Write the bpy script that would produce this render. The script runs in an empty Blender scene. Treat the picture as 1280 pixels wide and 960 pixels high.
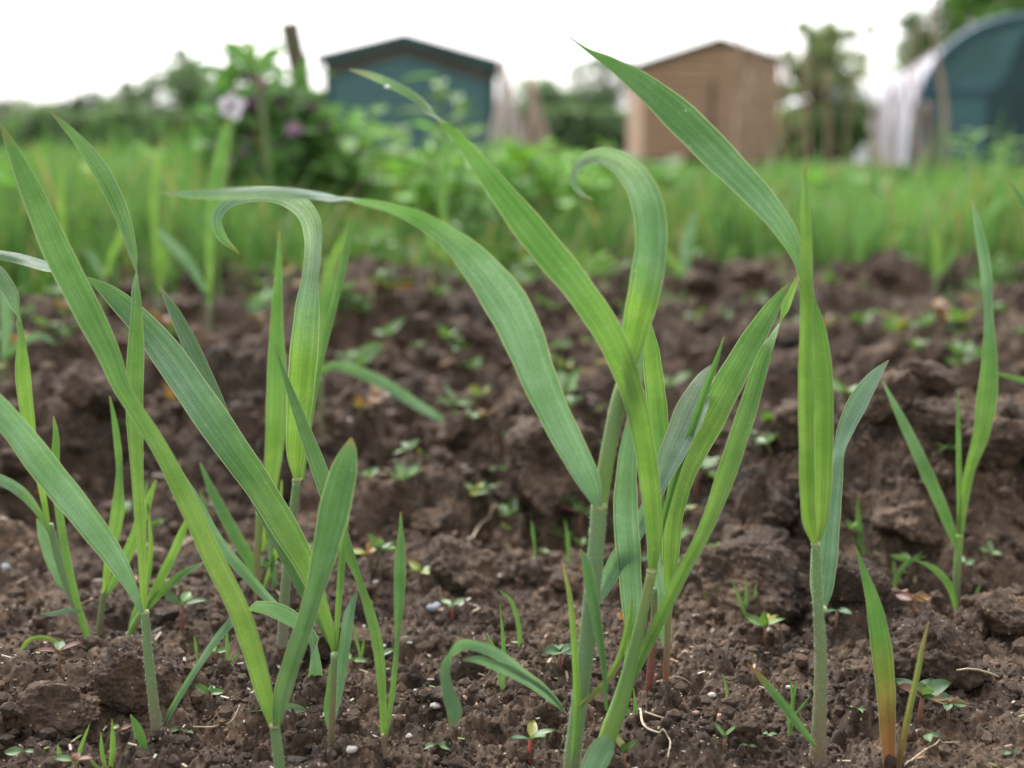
import bpy, bmesh, math, random
import numpy as np
from mathutils import Vector, Matrix
random.seed(7); rng = np.random.default_rng(11)
C = bpy.context.scene.collection
S = bpy.context.scene
R = math.radians

# ------------------------------------------------------------------ camera, world, sun, exposure
H = 0.19; F = 1600.0; TILT = math.atan(290/F)
cam = bpy.data.cameras.new('camera'); camo = bpy.data.objects.new('camera', cam); C.objects.link(camo)
camo.location = (0, 0, H); camo.rotation_euler = (math.pi/2-TILT, 0, 0)
cam.sensor_width = 36; cam.lens = 45; cam.clip_start = 0.02; cam.clip_end = 1000
cam.dof.use_dof = True; cam.dof.focus_distance = 0.435; cam.dof.aperture_fstop = 8.2
S.camera = camo
w = bpy.data.worlds.new('World'); S.world = w; w.use_nodes = True
nt = w.node_tree; nt.nodes.clear()
sky = nt.nodes.new('ShaderNodeTexSky'); sky.sky_type = 'NISHITA'; sky.sun_disc = False
sky.sun_elevation = R(52); sky.sun_rotation = R(-25); sky.dust_density = 4.0; sky.air_density = 1.5
hs = nt.nodes.new('ShaderNodeHueSaturation'); hs.inputs['Saturation'].default_value = 0.10
bg = nt.nodes.new('ShaderNodeBackground'); bg.inputs[1].default_value = 0.15
wo = nt.nodes.new('ShaderNodeOutputWorld')
nt.links.new(sky.outputs[0], hs.inputs['Color']); nt.links.new(hs.outputs[0], bg.inputs[0]); nt.links.new(bg.outputs[0], wo.inputs[0])
sun = bpy.data.lights.new('sun', 'SUN'); sun.energy = 1.3; sun.angle = R(22); sun.color = (1, .97, .93)
suno = bpy.data.objects.new('sun', sun); C.objects.link(suno)
# same direction as the sky's sun: ahead of the camera, slightly left, behind cloud
az = R(-25); el = R(52)
sd = Vector((math.sin(az)*math.cos(el), math.cos(az)*math.cos(el), math.sin(el)))
suno.rotation_euler = sd.to_track_quat('Z', 'Y').to_euler()
S.view_settings.view_transform = 'Standard'; S.view_settings.look = 'None'
S.view_settings.gamma = 1; S.view_settings.exposure = 1.5
S.view_settings.use_curve_mapping = False

# ------------------------------------------------------------------ pixel <-> space
ct, st_ = math.cos(TILT), math.sin(TILT)
def ray(px, py):
    cx, cy = (px-640)/F, (480-py)/F
    return Vector((cx, cy*st_+ct, cy*ct-st_))
def at(px, py, Y):
    d = ray(px, py); d = d*(Y/d.y); return Vector((d.x, d.y, d.z+H))
def flatY(py):
    d = ray(640, py); return H*d.y/(-d.z)

# ------------------------------------------------------------------ noise
def _h(ix, iy, iz=0, k=0):
    a = (ix*374761393 + iy*668265263 + iz*2147483647 + k*1274126177) & 0xffffffff
    a = ((a ^ (a >> 13))*1274126177) & 0xffffffff
    a = ((a ^ (a >> 15))*2246822519) & 0xffffffff
    return ((a ^ (a >> 16)) & 0xffffff)/float(0x1000000)
def vn(x, y, k=0):
    ix = np.floor(x).astype(np.int64); iy = np.floor(y).astype(np.int64); fx = x-ix; fy = y-iy
    fx = fx*fx*fx*(fx*(fx*6-15)+10); fy = fy*fy*fy*(fy*(fy*6-15)+10)
    a = _h(ix, iy, 0, k); b = _h(ix+1, iy, 0, k); c = _h(ix, iy+1, 0, k); d = _h(ix+1, iy+1, 0, k)
    return ((a*(1-fx)+b*fx)*(1-fy)+(c*(1-fx)+d*fx)*fy)*2-1
def vn3(p, k=0):
    ip = np.floor(p).astype(np.int64); f = p-ip; f = f*f*(3-2*f); r = 0
    for dx in (0, 1):
        for dy in (0, 1):
            for dz in (0, 1):
                wv = (f[:,0] if dx else 1-f[:,0])*(f[:,1] if dy else 1-f[:,1])*(f[:,2] if dz else 1-f[:,2])
                r = r + wv*_h(ip[:,0]+dx, ip[:,1]+dy, ip[:,2]+dz, k)
    return r*2-1
def domes(x, y, s, k, fill=.8):
    """lumps of irregular height: the tallest of the neighbouring rounded clods"""
    X, Y = x/s, y/s
    ix = np.floor(X).astype(np.int64); iy = np.floor(Y).astype(np.int64)
    out = np.zeros_like(X)
    for dx in (-1, 0, 1):
        for dy in (-1, 0, 1):
            jx, jy = ix+dx, iy+dy
            cx = jx+_h(jx, jy, 1, k); cy = jy+_h(jx, jy, 2, k)
            r = .35+.55*_h(jx, jy, 3, k); on = _h(jx, jy, 4, k) < fill
            q = 1-((X-cx)**2+(Y-cy)**2)/(r*r)
            out = np.maximum(out, np.where(on & (q > 0), np.sqrt(np.maximum(q, 0))*r, 0))
    return out*s
def sst(a, b, x):
    t = np.clip((x-a)/(b-a), 0, 1); return t*t*(3-2*t)
def gb(x, y, cx, cy, rx, ry, a): return a*np.exp(-((x-cx)/rx)**2-((y-cy)/ry)**2)
BUMPS = [(120, 860, .045, .02, .005), (10, 870, .05, .03, .006),
         (1200, 640, .10, .055, .042), (1060, 650, .07, .05, .02), (1260, 760, .05, .03, .012),
         (680, 600, .09, .06, .012), (250, 570, .16, .05, .022), (60, 480, .2, .06, .03), (430, 430, .2, .07, .02),
         (1000, 420, .25, .08, .02), (600, 370, .3, .1, .02), (1150, 350, .3, .12, .03), (250, 345, .35, .12, .05),
         *[(a, b, .008, .007, .0035) for a, b in ((199,935),(348,960),(414,935),(480,945),(711,958),(755,945),(832,868),(810,870),(1023,950),(1114,958),(352,830),(118,820))],
         (200, 500, .25, .035, -.035), (700, 655, .1, .02, -.012), (1200, 735, .10, .02, -.018), (920, 560, .2, .04, -.02), (520, 400, .12, .07, .028), (840, 400, .14, .06, .025), (1180, 430, .16, .07, .028), (700, 450, .2, .05, -.018), (420, 640, .08, .03, .012), (1050, 500, .12, .03, -.02)]
def height(x, y):
    x = np.asarray(x, float); y = np.asarray(y, float)
    wx = x+.010*vn(x*28, y*28, 1)+.0035*vn(x*95, y*95, 2); wy = y+.010*vn(x*28, y*28, 3)+.0035*vn(x*95, y*95, 4)
    far = sst(.47, .85, y)
    h = .016*far*vn(x*5, y*5, 5)+(.003+.006*far)*vn(x*14, y*14, 6)
    h += (.10+.85*far)*domes(wx, wy, .085, 7, .5)*.75
    h += (.30+.65*far)*domes(wx, wy, .034, 8, .55)*.75
    h += (.55+.3*far)*domes(wx, wy, .0135, 9, .55)*.85
    h += .42*domes(wx+.0016*vn(x*240, y*240, 21), wy+.0016*vn(x*240, y*240, 22), .0056, 10, .5)
    h += .5*domes(x+.0009*vn(x*500, y*500, 23), y+.0009*vn(x*500, y*500, 24), .0026, 11, .5)
    h += .0050*(.5-np.abs(vn(wx*60, wy*60, 15)))*(.6+far)+.0030*(.5-np.abs(vn(wx*130, wy*130, 12)))+.0016*(.5-np.abs(vn(x*330, y*330, 13)))+.0009*vn(x*800, y*800, 14)
    h += .010*far*(.5-np.abs(vn(wx*22, wy*22, 16)))
    h -= .010+.018*far
    for px, py, rx, ry, a in BUMPS:
        c = at(px, py, flatY(py)); h = h+gb(x, y, c.x, c.y, rx, ry, a)
    h = h-.028*sst(1.2, 2.0, y)-.16*sst(2.15, 2.7, y)-.10*sst(.9, 2.2, np.abs(x)-y*.5)
    return h
def ground(x, y):
    return max(float(height(x, y)), float(meadow_h(x, y)))
def meadow_h(x, y):
    x = np.asarray(x, float); y = np.asarray(y, float)
    inb = 1-sst(1.95, 2.3, y)
    return -.09*inb*np.ones_like(x)+.01*vn(x*1.3, y*1.3, 30)*(1-inb)
def hit(px, py):
    """where the ray through a picture point meets the soil"""
    Ys = np.exp(np.linspace(math.log(.25), math.log(30), 1500)); d = ray(px, py)
    xs = d.x/d.y*Ys; zs = H+d.z/d.y*Ys
    g = np.maximum(height(xs, Ys), meadow_h(xs, Ys)); b = np.nonzero(zs <= g)[0]
    i = b[0] if len(b) else len(Ys)-1
    return Vector((xs[i], Ys[i], g[i]))

# ------------------------------------------------------------------ materials
def mat(name):
    m = bpy.data.materials.new(name); m.use_nodes = True; n = m.node_tree.nodes; l = m.node_tree.links
    return m, n, l, n['Principled BSDF'], n['Material Output']
def ramp(n, l, src, stops):
    r = n.new('ShaderNodeValToRGB'); l.new(src, r.inputs[0]); e = r.color_ramp.elements
    while len(e) < len(stops): e.new(.5)
    for i, (p, c) in enumerate(stops): e[i].position = p; e[i].color = (*c, 1) if len(c) == 3 else c
    return r.outputs[0]
def noise(n, l, scale, detail=4, co=None, rough=.6):
    t = n.new('ShaderNodeTexNoise'); t.inputs['Scale'].default_value = scale; t.inputs['Detail'].default_value = detail
    t.inputs['Roughness'].default_value = rough
    if co is None: co = coords(n)
    l.new(co, t.inputs['Vector']); return t.outputs['Fac']
def coords(n, k='Object'):
    for q in n:
        if q.type == 'TEX_COORD': return q.outputs[k]
    return n.new('ShaderNodeTexCoord').outputs[k]
def mix(n, l, a, b, f, mode='MIX'):
    m = n.new('ShaderNodeMix'); m.data_type = 'RGBA'; m.blend_type = mode
    for s, v in ((m.inputs[6], a), (m.inputs[7], b), (m.inputs[0], f)):
        if isinstance(v, (int, float)): s.default_value = v
        elif isinstance(v, tuple): s.default_value = (*v, 1)
        else: l.new(v, s)
    return m.outputs[2]
def math_(n, l, op, a, b=None, c=None):
    m = n.new('ShaderNodeMath'); m.operation = op
    for s, v in zip(m.inputs, (a, b, c)):
        if v is None: continue
        if isinstance(v, (int, float)): s.default_value = v
        else: l.new(v, s)
    return m.outputs[0]

def soil_mat(name, gain=1.0):
    m, n, l, p, o = mat(name)
    g = n.new('ShaderNodeNewGeometry').outputs['Position']
    A = ramp(n, l, noise(n, l, 6, 6, g, .7), [(.32, (.038*gain, .0265*gain, .0195*gain)), (.5, (.082*gain, .055*gain, .037*gain)), (.72, (.138*gain, .095*gain, .067*gain))])
    B = ramp(n, l, noise(n, l, 130, 6, g, .7), [(.30, (.45, .44, .43)), (.5, (1, 1, 1)), (.75, (1.7, 1.6, 1.5))])
    c = mix(n, l, A, B, 1.0, 'MULTIPLY')
    W = ramp(n, l, noise(n, l, 28, 5, g, .65), [(.36, (.46, .44, .43)), (.52, (.92, .92, .92)), (.68, (1.42, 1.38, 1.32))])
    c = mix(n, l, c, W, 1.0, 'MULTIPLY')
    D = ramp(n, l, noise(n, l, 520, 3, g, .7), [(.35, (.6, .6, .6)), (.55, (1, 1, 1)), (.75, (1.5, 1.45, 1.4))])
    c = mix(n, l, c, D, .8, 'MULTIPLY')
    v = n.new('ShaderNodeTexVoronoi'); v.inputs['Scale'].default_value = 420; l.new(g, v.inputs['Vector'])
    sp = ramp(n, l, v.outputs['Distance'], [(.10, (1, 1, 1)), (.17, (0, 0, 0))])
    sel = ramp(n, l, noise(n, l, 260, 2, g), [(.54, (0, 0, 0)), (.60, (1, 1, 1))])
    c = mix(n, l, c, (.42, .38, .33), math_(n, l, 'MULTIPLY', sp, sel))
    l.new(c, p.inputs['Base Color']); p.inputs['Roughness'].default_value = .88; p.inputs['Specular IOR Level'].default_value = .3
    b = n.new('ShaderNodeBump'); b.inputs['Strength'].default_value = .75; b.inputs['Distance'].default_value = .0012
    l.new(noise(n, l, 700, 6, g, .75), b.inputs['Height']); l.new(b.outputs[0], p.inputs['Normal'])
    return m
M_soil = soil_mat('soil', .98)

def leaf_mat(name, transl=.34, rough=.36, edge=True, spec=.55, gain=.80):
    m, n, l, p, o = mat(name)
    a = n.new('ShaderNodeVertexColor'); a.layer_name = 'col'
    uv = n.new('ShaderNodeUVMap'); uv.uv_map = 'uv'
    sx = n.new('ShaderNodeSeparateXYZ'); l.new(uv.outputs[0], sx.inputs[0])
    c = mix(n, l, a.outputs[0], (gain, gain, gain), 1.0, 'MULTIPLY')
    if edge:
        # parallel veins, shade of the midrib fold painted dark, a pale thin margin: all fixed to the blade
        ph = math_(n, l, 'MULTIPLY', sx.outputs[0], 2*math.pi*15)
        sn = math_(n, l, 'SINE', ph)
        ph2 = math_(n, l, 'SINE', math_(n, l, 'MULTIPLY', sx.outputs[0], 2*math.pi*37))
        vv = math_(n, l, 'ADD', math_(n, l, 'MULTIPLY', sn, .5), math_(n, l, 'MULTIPLY', ph2, .35))
        cv = ramp(n, l, math_(n, l, 'MULTIPLY_ADD', vv, .5, .5), [(.0, (.72, .74, .74)), (1, (1.26, 1.24, 1.24))])
        c = mix(n, l, c, cv, .8, 'MULTIPLY')
        fb = n.new('ShaderNodeMapping'); fb.inputs['Scale'].default_value = (55, .5, 1); l.new(uv.outputs[0], fb.inputs[0])
        fibre = noise(n, l, 1.0, 4, fb.outputs[0], .7)
        c = mix(n, l, c, ramp(n, l, fibre, [(.3, (.68, .72, .70)), (.5, (1, 1, 1)), (.72, (1.35, 1.3, 1.35))]), .9, 'MULTIPLY')
        bd = n.new('ShaderNodeMapping'); bd.inputs['Scale'].default_value = (7, .25, 1); l.new(uv.outputs[0], bd.inputs[0])
        c = mix(n, l, c, ramp(n, l, noise(n, l, 1.0, 2, bd.outputs[0]), [(.36, (.74, .80, .72)), (.5, (1, 1, 1)), (.64, (1.22, 1.16, 1.28))]), 1.0, 'MULTIPLY')  # broad bands paint lit and shaded halves of the fold
        pt = ramp(n, l, noise(n, l, 70, 3, coords(n)), [(.38, (.80, .86, .78)), (.62, (1.16, 1.10, 1.22))])
        c = mix(n, l, c, pt, .9, 'MULTIPLY')
        vs = n.new('ShaderNodeTexVoronoi'); vs.inputs['Scale'].default_value = 330; l.new(coords(n), vs.inputs['Vector'])
        dot = ramp(n, l, vs.outputs['Distance'], [(.09, (1, 1, 1)), (.14, (0, 0, 0))])
        few = ramp(n, l, noise(n, l, 120, 2, coords(n)), [(.60, (0, 0, 0)), (.66, (1, 1, 1))])
        c = mix(n, l, c, (.30, .36, .26), math_(n, l, 'MULTIPLY', math_(n, l, 'MULTIPLY', dot, few), .7))
        st = n.new('ShaderNodeMapping'); st.inputs['Scale'].default_value = (9, 35, 1); l.new(uv.outputs[0], st.inputs[0])
        bl = ramp(n, l, noise(n, l, 1.5, 5, st.outputs[0]), [(.3, (.82, .84, .80)), (.7, (1.18, 1.16, 1.2))])
        c = mix(n, l, c, bl, .8, 'MULTIPLY')
        d = math_(n, l, 'ABSOLUTE', math_(n, l, 'SUBTRACT', sx.outputs[0], .5))
        mr = ramp(n, l, d, [(.0, (1, 1, 1)), (.028, (0, 0, 0))])
        c = mix(n, l, c, (.045, .10, .03), math_(n, l, 'MULTIPLY', mr, .5))
        ed = ramp(n, l, d, [(.462, (0, 0, 0)), (.482, (1, 1, 1))])
        c = mix(n, l, c, (.36, .40, .26), math_(n, l, 'MULTIPLY', ed, .85))
        b = n.new('ShaderNodeBump'); b.inputs['Strength'].default_value = .55; b.inputs['Distance'].default_value = .0004
        l.new(math_(n, l, 'ADD', vv, math_(n, l, 'MULTIPLY', fibre, 2.0)), b.inputs['Height']); l.new(b.outputs[0], p.inputs['Normal'])
    else:
        bl = ramp(n, l, noise(n, l, 300, 3), [(.3, (.75, .78, .7)), (.7, (1.25, 1.2, 1.3))])
        c = mix(n, l, c, bl, .7, 'MULTIPLY')
    l.new(c, p.inputs['Base Color']); p.inputs['Roughness'].default_value = rough
    p.inputs['Specular IOR Level'].default_value = spec
    t = n.new('ShaderNodeBsdfTranslucent')
    tc = mix(n, l, c, (1.12, 1.2, .62), 1.0, 'MULTIPLY'); l.new(tc, t.inputs[0])
    ms = n.new('ShaderNodeMixShader'); ms.inputs[0].default_value = transl
    l.new(p.outputs[0], ms.inputs[1]); l.new(t.outputs[0], ms.inputs[2]); l.new(ms.outputs[0], o.inputs[0])
    return m
M_leaf = leaf_mat('blade')
M_broad = leaf_mat('broad_leaf', .3, .5, edge=False, gain=.5)
M_far = leaf_mat('foliage', .3, .6, edge=False, spec=.3, gain=.95)
def stem_mat():
    m, n, l, p, o = mat('stem')
    a = n.new('ShaderNodeVertexColor'); a.layer_name = 'col'
    st = n.new('ShaderNodeUVMap'); st.uv_map = 'uv'; mp = n.new('ShaderNodeMapping'); mp.inputs['Scale'].default_value = (16, 60, 1)
    l.new(st.outputs[0], mp.inputs[0])
    bl = ramp(n, l, noise(n, l, 2, 5, mp.outputs[0]), [(.3, (.7, .72, .7)), (.7, (1.3, 1.25, 1.3))])
    c = mix(n, l, a.outputs[0], bl, .8, 'MULTIPLY'); c = mix(n, l, c, (.85, .82, .74), 1.0, 'MULTIPLY'); l.new(c, p.inputs['Base Color'])
    p.inputs['Roughness'].default_value = .5; p.inputs['Subsurface Weight'].default_value = .0
    b = n.new('ShaderNodeBump'); b.inputs['Strength'].default_value = .3; b.inputs['Distance'].default_value = .0004
    l.new(noise(n, l, 3, 4, mp.outputs[0]), b.inputs['Height']); l.new(b.outputs[0], p.inputs['Normal'])
    return m
M_stem = stem_mat()
def plain(name, c, rough=.8, scale=40, var=.35, bump=.0, co='Object', stretch=None):
    m, n, l, p, o = mat(name); v = coords(n, co)
    if stretch:
        mp = n.new('ShaderNodeMapping'); mp.inputs['Scale'].default_value = stretch; l.new(v, mp.inputs[0]); v = mp.outputs[0]
    f = noise(n, l, scale, 5, v)
    lo = tuple(x*(1-var) for x in c); hi = tuple(min(1, x*(1+var)) for x in c)
    l.new(ramp(n, l, f, [(.3, lo), (.7, hi)]), p.inputs['Base Color']); p.inputs['Roughness'].default_value = rough
    if bump:
        b = n.new('ShaderNodeBump'); b.inputs['Distance'].default_value = bump; b.inputs['Strength'].default_value = .6
        l.new(f, b.inputs['Height']); l.new(b.outputs[0], p.inputs['Normal'])
    return m
M_hair = plain('plant_hair', (.62, .66, .58), .5, 10, .1)
M_collar = plain('collar', (.26, .29, .12), .5, 900, .3)
M_stone = plain('white_stone', (.30, .28, .26), .85, 700, .35, .0006)
M_stone2 = plain('brown_stone', (.26, .16, .11), .6, 500, .4, .0006)
M_straw = plain('dry_straw', (.34, .27, .19), .7, 300, .35)
M_green_board = plain('green_paint', (.050, .122, .135), .6, 3, .25, 0, 'Object', (1, 1, 6))
M_dark_trim = plain('dark_trim', (.022, .052, .058), .6, 4, .25)
M_brown_board = plain('brown_board', (.30, .180, .115), .75, 3, .22, 0, 'Object', (1, 1, 6))
M_brown_dark = plain('dark_wood', (.09, .06, .055), .8, 4, .3)
M_felt = plain('roof_felt', (.045, .05, .05), .9, 8, .3)
M_cane = plain('bamboo', (.27, .18, .135), .7, 5, .35, 0, 'Object', (4, 4, 1))
M_palecane = plain('pale_pole', (.40, .32, .30), .7, 5, .3)
M_post = plain('post_wood', (.14, .12, .085), .9, 14, .5, .004, 'Object', (3, 3, .4))
M_net = plain('pale_sheeting', (.33, .32, .38), .6, 2.5, .22, 0, 'Object', (1, 1, .25))
M_netdark = plain('brown_strip', (.21, .17, .165), .7, 3, .25)
M_teal = plain('teal_netting', (.050, .115, .135), .7, 1.2, .30)
M_tealdark = plain('dark_netting', (.012, .04, .048), .7, 1.5, .4)
M_tube = plain('blue_tube', (.030, .075, .13), .5, 3, .2)
M_bark = plain('bark', (.10, .075, .055), .95, 10, .4)
M_white = plain('white_panel', (.62, .64, .66), .6, 3, .1)
M_grey = plain('grey_block', (.20, .22, .25), .8, 2, .2)
M_petal = plain('white_petal', (.82, .78, .83), .5, 60, .08)
M_purple = plain('purple_petal', (.20, .06, .17), .5, 60, .25)
M_pink = plain('pink_petal', (.42, .24, .36), .5, 60, .2)
def meadow_mat():
    m, n, l, p, o = mat('meadow'); g = n.new('ShaderNodeNewGeometry').outputs['Position']
    c = ramp(n, l, noise(n, l, 1.6, 6, g), [(.35, (.045, .085, .018)), (.55, (.07, .13, .028)), (.72, (.10, .095, .045))])
    l.new(c, p.inputs['Base Color']); p.inputs['Roughness'].default_value = .95
    return m
M_meadow = meadow_mat()

# ------------------------------------------------------------------ object helpers
def tag(o, label=None, cat=None, group=None, kind=None):
    if label: o['label'] = label
    if cat: o['category'] = cat
    if group: o['group'] = group
    if kind: o['kind'] = kind
    return o
def thing(name, label, cat, loc=(0,0,0), group=None):
    o = bpy.data.objects.new(name, None); C.objects.link(o); o.location = loc; o.empty_display_size = .01
    return tag(o, label, cat, group)
def link(name, me, m, parent=None):
    if m is not None and not me.materials: me.materials.append(m)
    o = bpy.data.objects.new(name, me); C.objects.link(o)
    if parent is not None:
        o.parent = parent; o.matrix_parent_inverse = Matrix.Translation(parent.location).inverted() if parent.parent is None else Matrix.Translation(parent.parent.location).inverted()
    return o
def mesh(name, V, Fc, col=None, uv=None, smooth=True):
    me = bpy.data.meshes.new(name); me.from_pydata([tuple(v) for v in V], [], [tuple(f) for f in Fc])
    if smooth: me.polygons.foreach_set('use_smooth', [True]*len(me.polygons))
    if col is not None:
        a = me.color_attributes.new('col', 'FLOAT_COLOR', 'POINT')
        cc = np.ones((len(V), 4), np.float32); cc[:, :3] = np.asarray(col, np.float32); a.data.foreach_set('color', cc.ravel())
    if uv is not None:
        u = me.uv_layers.new(name='uv'); li = np.zeros(len(me.loops), np.int32); me.loops.foreach_get('vertex_index', li)
        u.data.foreach_set('uv', np.asarray(uv, np.float32)[li].ravel())
    me.update(); return me
def bigmesh(name, V, Q, col=None, smooth=True):
    """fast mesh from numpy: Q is (n,3) or (n,4)"""
    me = bpy.data.meshes.new(name); V = np.asarray(V, np.float32); Q = np.asarray(Q, np.int32); k = Q.shape[1]
    me.vertices.add(len(V)); me.vertices.foreach_set('co', V.ravel())
    me.loops.add(Q.size); me.loops.foreach_set('vertex_index', Q.ravel())
    me.polygons.add(len(Q)); me.polygons.foreach_set('loop_start', np.arange(0, Q.size, k, dtype=np.int32))
    me.polygons.foreach_set('use_smooth', np.full(len(Q), smooth)); me.update(calc_edges=True)
    if col is not None:
        a = me.color_attributes.new('col', 'FLOAT_COLOR', 'POINT')
        cc = np.ones((len(V), 4), np.float32); cc[:, :3] = col; a.data.foreach_set('color', cc.ravel())
    return me
def joinm(parts):
    V, Fc, Cc, U = [], [], [], []; k = 0
    for v, f, c, u in parts:
        V += list(v); Fc += [tuple(i+k for i in q) for q in f]; Cc += [list(x) for x in c]; U += [list(x) for x in u]; k += len(v)
    return V, Fc, Cc, U
def catmull(P, n):
    P = np.asarray(P, float); m = len(P)
    seg = np.sqrt(((P[1:, :2]-P[:-1, :2])**2).sum(1))**.5 if P.shape[1] != 3 else np.linalg.norm(P[1:]-P[:-1], axis=1)**.5
    seg = np.maximum(seg, 1e-6); t = np.concatenate([[0], np.cumsum(seg)])
    E = np.vstack([2*P[0]-P[1], P, 2*P[-1]-P[-2]]); te = np.concatenate([[-seg[0]], t, [t[-1]+seg[-1]]])
    out = []
    for s in np.linspace(0, t[-1]-1e-9, n):
        i = int(np.searchsorted(t, s, 'right')-1); i = min(max(i, 0), m-2)
        p0, p1, p2, p3 = E[i:i+4]; t0, t1, t2, t3 = te[i:i+4]
        a1 = (t1-s)/(t1-t0)*p0+(s-t0)/(t1-t0)*p1; a2 = (t2-s)/(t2-t1)*p1+(s-t1)/(t2-t1)*p2; a3 = (t3-s)/(t3-t2)*p2+(s-t2)/(t3-t2)*p3
        b1 = (t2-s)/(t2-t0)*a1+(s-t0)/(t2-t0)*a2; b2 = (t3-s)/(t3-t1)*a2+(s-t1)/(t3-t1)*a3
        out.append((t2-s)/(t2-t1)*b1+(s-t1)/(t2-t1)*b2)
    return np.array(out)

# blade colours (albedo)
GL = (.185, .330, .215)   # glaucous upper face
PL = (.300, .430, .320)   # pale sheen of arched tops, painted into the blade colour
GD = (.105, .215, .100)   # deeper green
ST = (.135, .285, .085)   # plain green
BR = (.205, .365, .085)   # bright young green
YG = (.250, .400, .090)   # yellow green base
RD = (.250, .085, .065)
def leaf_geo(pts, Y, off=0, dY=0, roll=(0, 0), fold=.28, c0=BR, c1=ST, n=60, m=9, cols=None, ripple=.035):
    """blade along a spine of (x, y, width[, roll]) from its base to its tip, standing at depth Y, its tip dY further away"""
    P = [[*p[:3], p[3] if len(p) > 3 else roll[0]+(roll[1]-roll[0])*i/(len(pts)-1)] for i, p in enumerate(pts)]
    P = catmull(P, n); s = np.linspace(0, 1, n)
    L = np.concatenate([[0], np.cumsum(np.sqrt(((P[1:, :2]-P[:-1, :2])**2).sum(1)))]); s = L/L[-1]
    Yd = Y+off+dY*s**1.4
    cen = [at(P[i, 0], P[i, 1], Yd[i]) for i in range(n)]
    V, U, K = [], [], []; prev = None; ph = random.random()*9; length = 0
    c0 = np.array(c0); c1 = np.array(c1)
    for i in range(n):
        T = (cen[min(i+1, n-1)]-cen[max(i-1, 0)]).normalized()
        view = (cen[i]-Vector((0, 0, H))).normalized()
        Sd = T.cross(view).normalized(); N = Sd.cross(T).normalized()
        r = R(P[i, 3]); wd = max(P[i, 2], .6)*Yd[i]/F/2
        wd /= max(abs(math.cos(r)), .35)
        D = Sd*math.cos(r)+N*math.sin(r); Nn = T.cross(D).normalized()
        wd *= 1+ripple*math.sin(i*.55+ph)*math.sin(i*.23+ph*2)
        if i: length += (cen[i]-cen[i-1]).length
        if cols:
            q = s[i]*(len(cols)-1); a = min(int(q), len(cols)-2); cc = np.array(cols[a])*(1-(q-a))+np.array(cols[a+1])*(q-a)
        else: g = min(1, s[i]*1.7); cc = c0*(1-g)+c1*g
        if s[i] > .955: k = min(1, (s[i]-.955)/.03)*.5; cc = np.array(cc)*(1-k)+np.array((.30, .20, .10))*k
        fo = fold*(1-.45*s[i])+1.1*math.exp(-s[i]*26)
        for j in range(m):
            u = j/(m-1)*2-1
            z = fo*wd*(abs(u)**1.08)+.05*wd*math.sin(ph+i*.33+u*3.1)*abs(u)
            V.append(cen[i]+D*(u*wd*(1-.12*fo*abs(u)))+Nn*(z-fo*wd*.4)); U.append((u*.5+.5, length*20)); K.append(cc)
    Fc = [(i*m+j, i*m+j+1, (i+1)*m+j+1, (i+1)*m+j) for i in range(n-1) for j in range(m-1)]
    return V, Fc, K, U
def tube_geo(cen, rad, cols, k=12, cap=True):
    n = len(cen); V, U, K = [], [], []; ln = 0; ref = None
    for i in range(n):
        T = (cen[min(i+1, n-1)]-cen[max(i-1, 0)]).normalized()
        if ref is None: ref = T.orthogonal().normalized()
        ref = (ref-T*ref.dot(T)).normalized(); B = T.cross(ref)
        if i: ln += (cen[i]-cen[i-1]).length
        q = i/(n-1)*(len(cols)-1); a = min(int(q), len(cols)-2) if len(cols) > 1 else 0
        cc = np.array(cols[a])*(1-(q-a))+np.array(cols[a+1])*(q-a) if len(cols) > 1 else np.array(cols[0])
        for j in range(k):
            t = 2*math.pi*j/k; V.append(cen[i]+(ref*math.cos(t)+B*math.sin(t))*rad[i]); U.append((j/k, ln*20)); K.append(cc)
    Fc = [(i*k+j, i*k+(j+1)%k, (i+1)*k+(j+1)%k, (i+1)*k+j) for i in range(n-1) for j in range(k)]
    if cap: Fc += [tuple(range(k))[::-1], tuple(range((n-1)*k, n*k))]
    return V, Fc, K, U
def hair_mesh(cen, rad, num, ln=.0008):
    V, Fc = [], []
    for _ in range(num):
        q = random.random()*(len(cen)-1.001); i = int(q); f = q-i
        p = cen[i].lerp(cen[i+1], f); r = rad[i]*(1-f)+rad[i+1]*f; T = (cen[i+1]-cen[i]).normalized()
        a = T.orthogonal().normalized(); b = T.cross(a); t = random.random()*6.283
        d = (a*math.cos(t)+b*math.sin(t)); base = p+d*r*.95; tip = base+(d+T*random.uniform(-.5, .2)).normalized()*ln*random.uniform(.5, 1.2)
        e1 = T*.000032; e2 = d.cross(T)*.000032; k = len(V)
        V += [base-e1, base+e1*.5+e2, base+e1*.5-e2, tip]; Fc += [(k, k+1, k+3), (k+1, k+2, k+3), (k+2, k, k+3)]
    return mesh('hair', V, Fc, smooth=False)

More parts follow.
